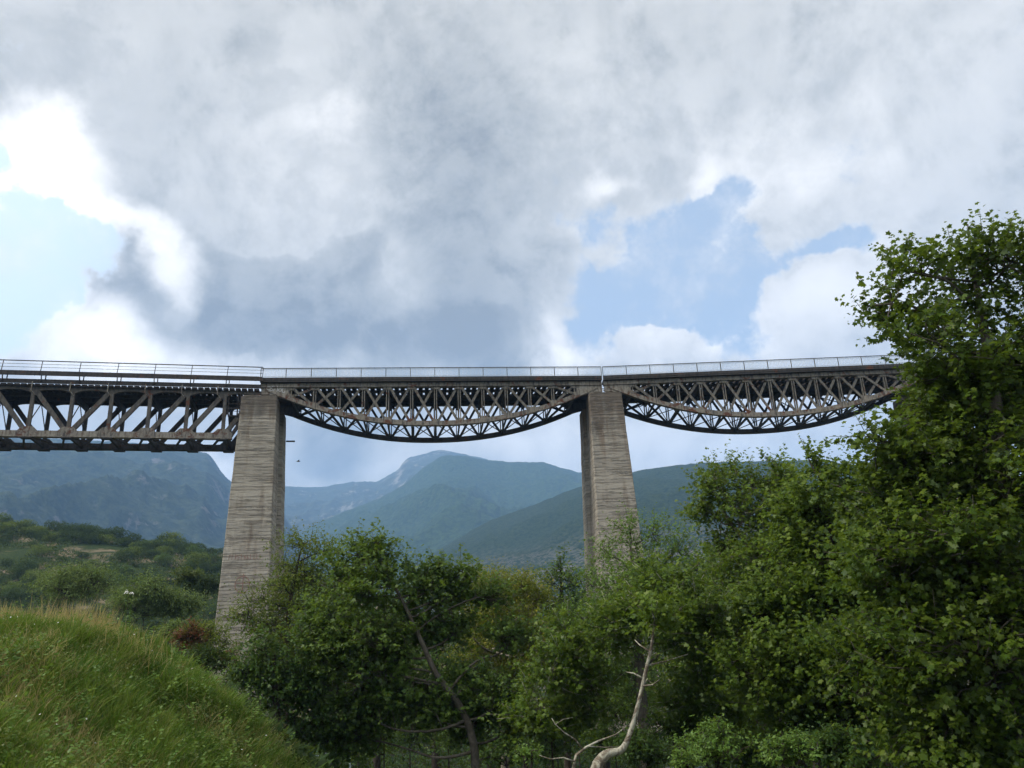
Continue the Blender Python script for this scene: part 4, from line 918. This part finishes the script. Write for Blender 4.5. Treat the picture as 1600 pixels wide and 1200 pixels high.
# broad-leaved weeds
n = 90000; px = g_.uniform(-30, 560, n); y = 6.5 + 12 * g_.random(n); x = (px - 800) / F * y * 1.03; k = vnoise(x * 1.0, y * 1.0, 71) > .03; x, y = x[k], y[k]; n = len(x)
z = G(x, y) + .08 + .42 * g_.random(n) * (.4 + vnoise(x * 2.2, y * 2.2, 73) + .4)
me = leaves_mesh('weeds', np.stack([x, y, z], 1), unit(g_.normal(size=(n, 3)) * [1, 1, .5]), unit(g_.normal(size=(n, 3)) * .6 + [0, 0, 1]), .025 + .045 * g_.random(n), L_OVAL, g_.random(n))
link('weeds', me, ML_Y, None, kind='stuff', label='patches of broad-leaved weeds in the grass of the bank', cat='weeds')
# tiny white blossoms scattered on the bank
m, t = new_mat('white_petal'); out(t, bsdf(t, (.75, .74, .70), .7)); M_PET = m
n = 70; px = g_.uniform(0, 500, n); y = 8 + 9 * g_.random(n); x = (px - 800) / F * y * 1.03; z = G(x, y) + .42
me = leaves_mesh('wild_flowers', np.stack([x, y, z], 1), unit(g_.normal(size=(n, 3)) * [1, 1, .3]), unit(g_.normal(size=(n, 3)) * .3 + [0, -.5, 1]), .018 + .016 * g_.random(n), L_PINN, g_.random(n))
link('wild_flowers', me, M_PET, None, kind='stuff', label='tiny white wild flowers scattered in the grass', cat='flowers')
# white umbels on tall stems
def umbel(px, py, D, size, label):
    c = at(px, py, D); base = np.array([c[0], c[1], float(G(c[0], c[1]))]); root = empty('white_umbel', tuple(base), 0, label=label, cat='flower', group='tall white flowers on the bank crest')
    h = c - base; b = MB().tube([(0, 0, 0), tuple(h * .5 + np.array([.02, 0, 0])), tuple(h)], [.008, .006, .004], 5); b.build('stem', MG, root)
    g = np.random.default_rng(int(px)); n = 46; a = g.random(n) * 6.28; r = np.sqrt(g.random(n)) * size
    P = np.stack([r * np.cos(a), r * np.sin(a), .25 * size - r * r / size * .3 + g.normal(size=n) * .01], 1) + h
    me = leaves_mesh('flower_head', P, unit(g.normal(size=(n, 3)) * [1, 1, .3]), unit(g.normal(size=(n, 3)) * .3 + [0, -.6, 1]), np.full(n, .02), L_PINN, g.random(n)); link('flower_head', me, M_PET, root)
umbel(198, 925, 15.5, .035, 'white umbel flower on a tall stem, left of the close pair')
umbel(206, 927, 15.5, .035, 'white umbel flower on a tall stem, right of the close pair')

# ------------------------------------------------------------------ small things under the trees
m, t = new_mat('pale_blue_paint'); out(t, bsdf(t, mix(t, noise(t, ocoord(t), 6., 4.).outputs[0], (.42, .50, .52), (.30, .36, .38)), .6)); M_PBP = m
def shelter():
    D = 45; c = at(525, 1190, D); gz = float(G(c[0], c[1])); k = D / F; zt = at(525, 1179, D)[2]
    root = empty('shelter', (c[0], c[1], gz), .05, label='small pale blue metal shelter frame under the trees at the bottom', cat='shelter'); H = zt - gz
    MB().box((-.95, -.5, H), (.1, .55, H + .05)).build('roof', M_PBP, root); MB().box((-.12, -.5, H + .08), (.85, .55, H + .13)).build('roof', M_PBP, root)
    for x, y in ((-.8, -.45), (.78, -.45), (-.8, .45), (.78, .45)): MB().box((x - .04, y - .04, 0), (x + .04, y + .04, H + (.08 if x > 0 else 0) - .003)).build('post', M_PBP, root)
    MB().box((-.7, -.47, .3), (-.28, -.43, H - .35)).build('panel', M_PBP, root); MB().bar((-.8, -.45, H - .9), (.78, -.45, H - .9), .04, .05).build('crossbar', M_PBP, root)
shelter()
c = at(622, 1181, 58); gz = float(G(c[0], c[1]))
b = MB(); b.tube([(-1.2, 0, .1), (-.5, .05, .17), (.3, 0, .14), (1.1, -.05, .34)], [.09, .11, .09, .04], 8)
lg = b.build('fallen_log', MB_P, None, True, label='pale fallen log lying beyond the leaning tree at the bottom', cat='log'); lg.location = (c[0], c[1], max(gz, -5.3))

# ------------------------------------------------------------------ bird over the valley
c = at(466, 721, 60)
root = empty('bird', tuple(c), .6, label='tiny dark bird flying right of the pale pier', cat='bird')
b = MB(); b.tube([(-.14, 0, 0), (-.08, 0, 0), (0, 0, .01), (.08, 0, .02), (.13, 0, .02), (.17, 0, .01)], [.008, .03, .045, .035, .022, .005], 8); b.build('body', MB_K, root, True)
for s_ in (-1, 1): MB().add([(-.05, 0, .02), (.06, 0, .02), (.04, s_ * .16, .09), (-.03, s_ * .18, .08), (-.06, s_ * .3, .03), (-.05, 0, .03), (.06, 0, .03), (.04, s_ * .16, .10), (-.03, s_ * .18, .09)], [(0, 1, 2, 3), (3, 2, 4), (5, 8, 7, 6), (8, 4, 7)]).build('wing', MB_K, root)

# ------------------------------------------------------------------ haze: one closed box of even air
m = bpy.data.materials.new('valley_haze'); m.use_nodes = True; t = m.node_tree; t.nodes.clear()
pv = N(t, 'ShaderNodeVolumePrincipled', ins={'Color': (.33, .58, 1.0, 1), 'Density': .00018, 'Anisotropy': .0})
o = N(t, 'ShaderNodeOutputMaterial'); t.links.new(pv.outputs[0], o.inputs['Volume'])
hz = MB().box((-6200, -6200, -9.), (6200, 6200, 1480)).build('haze', m, None, kind='stuff', label='thin blue summer haze filling the valley', cat='haze')
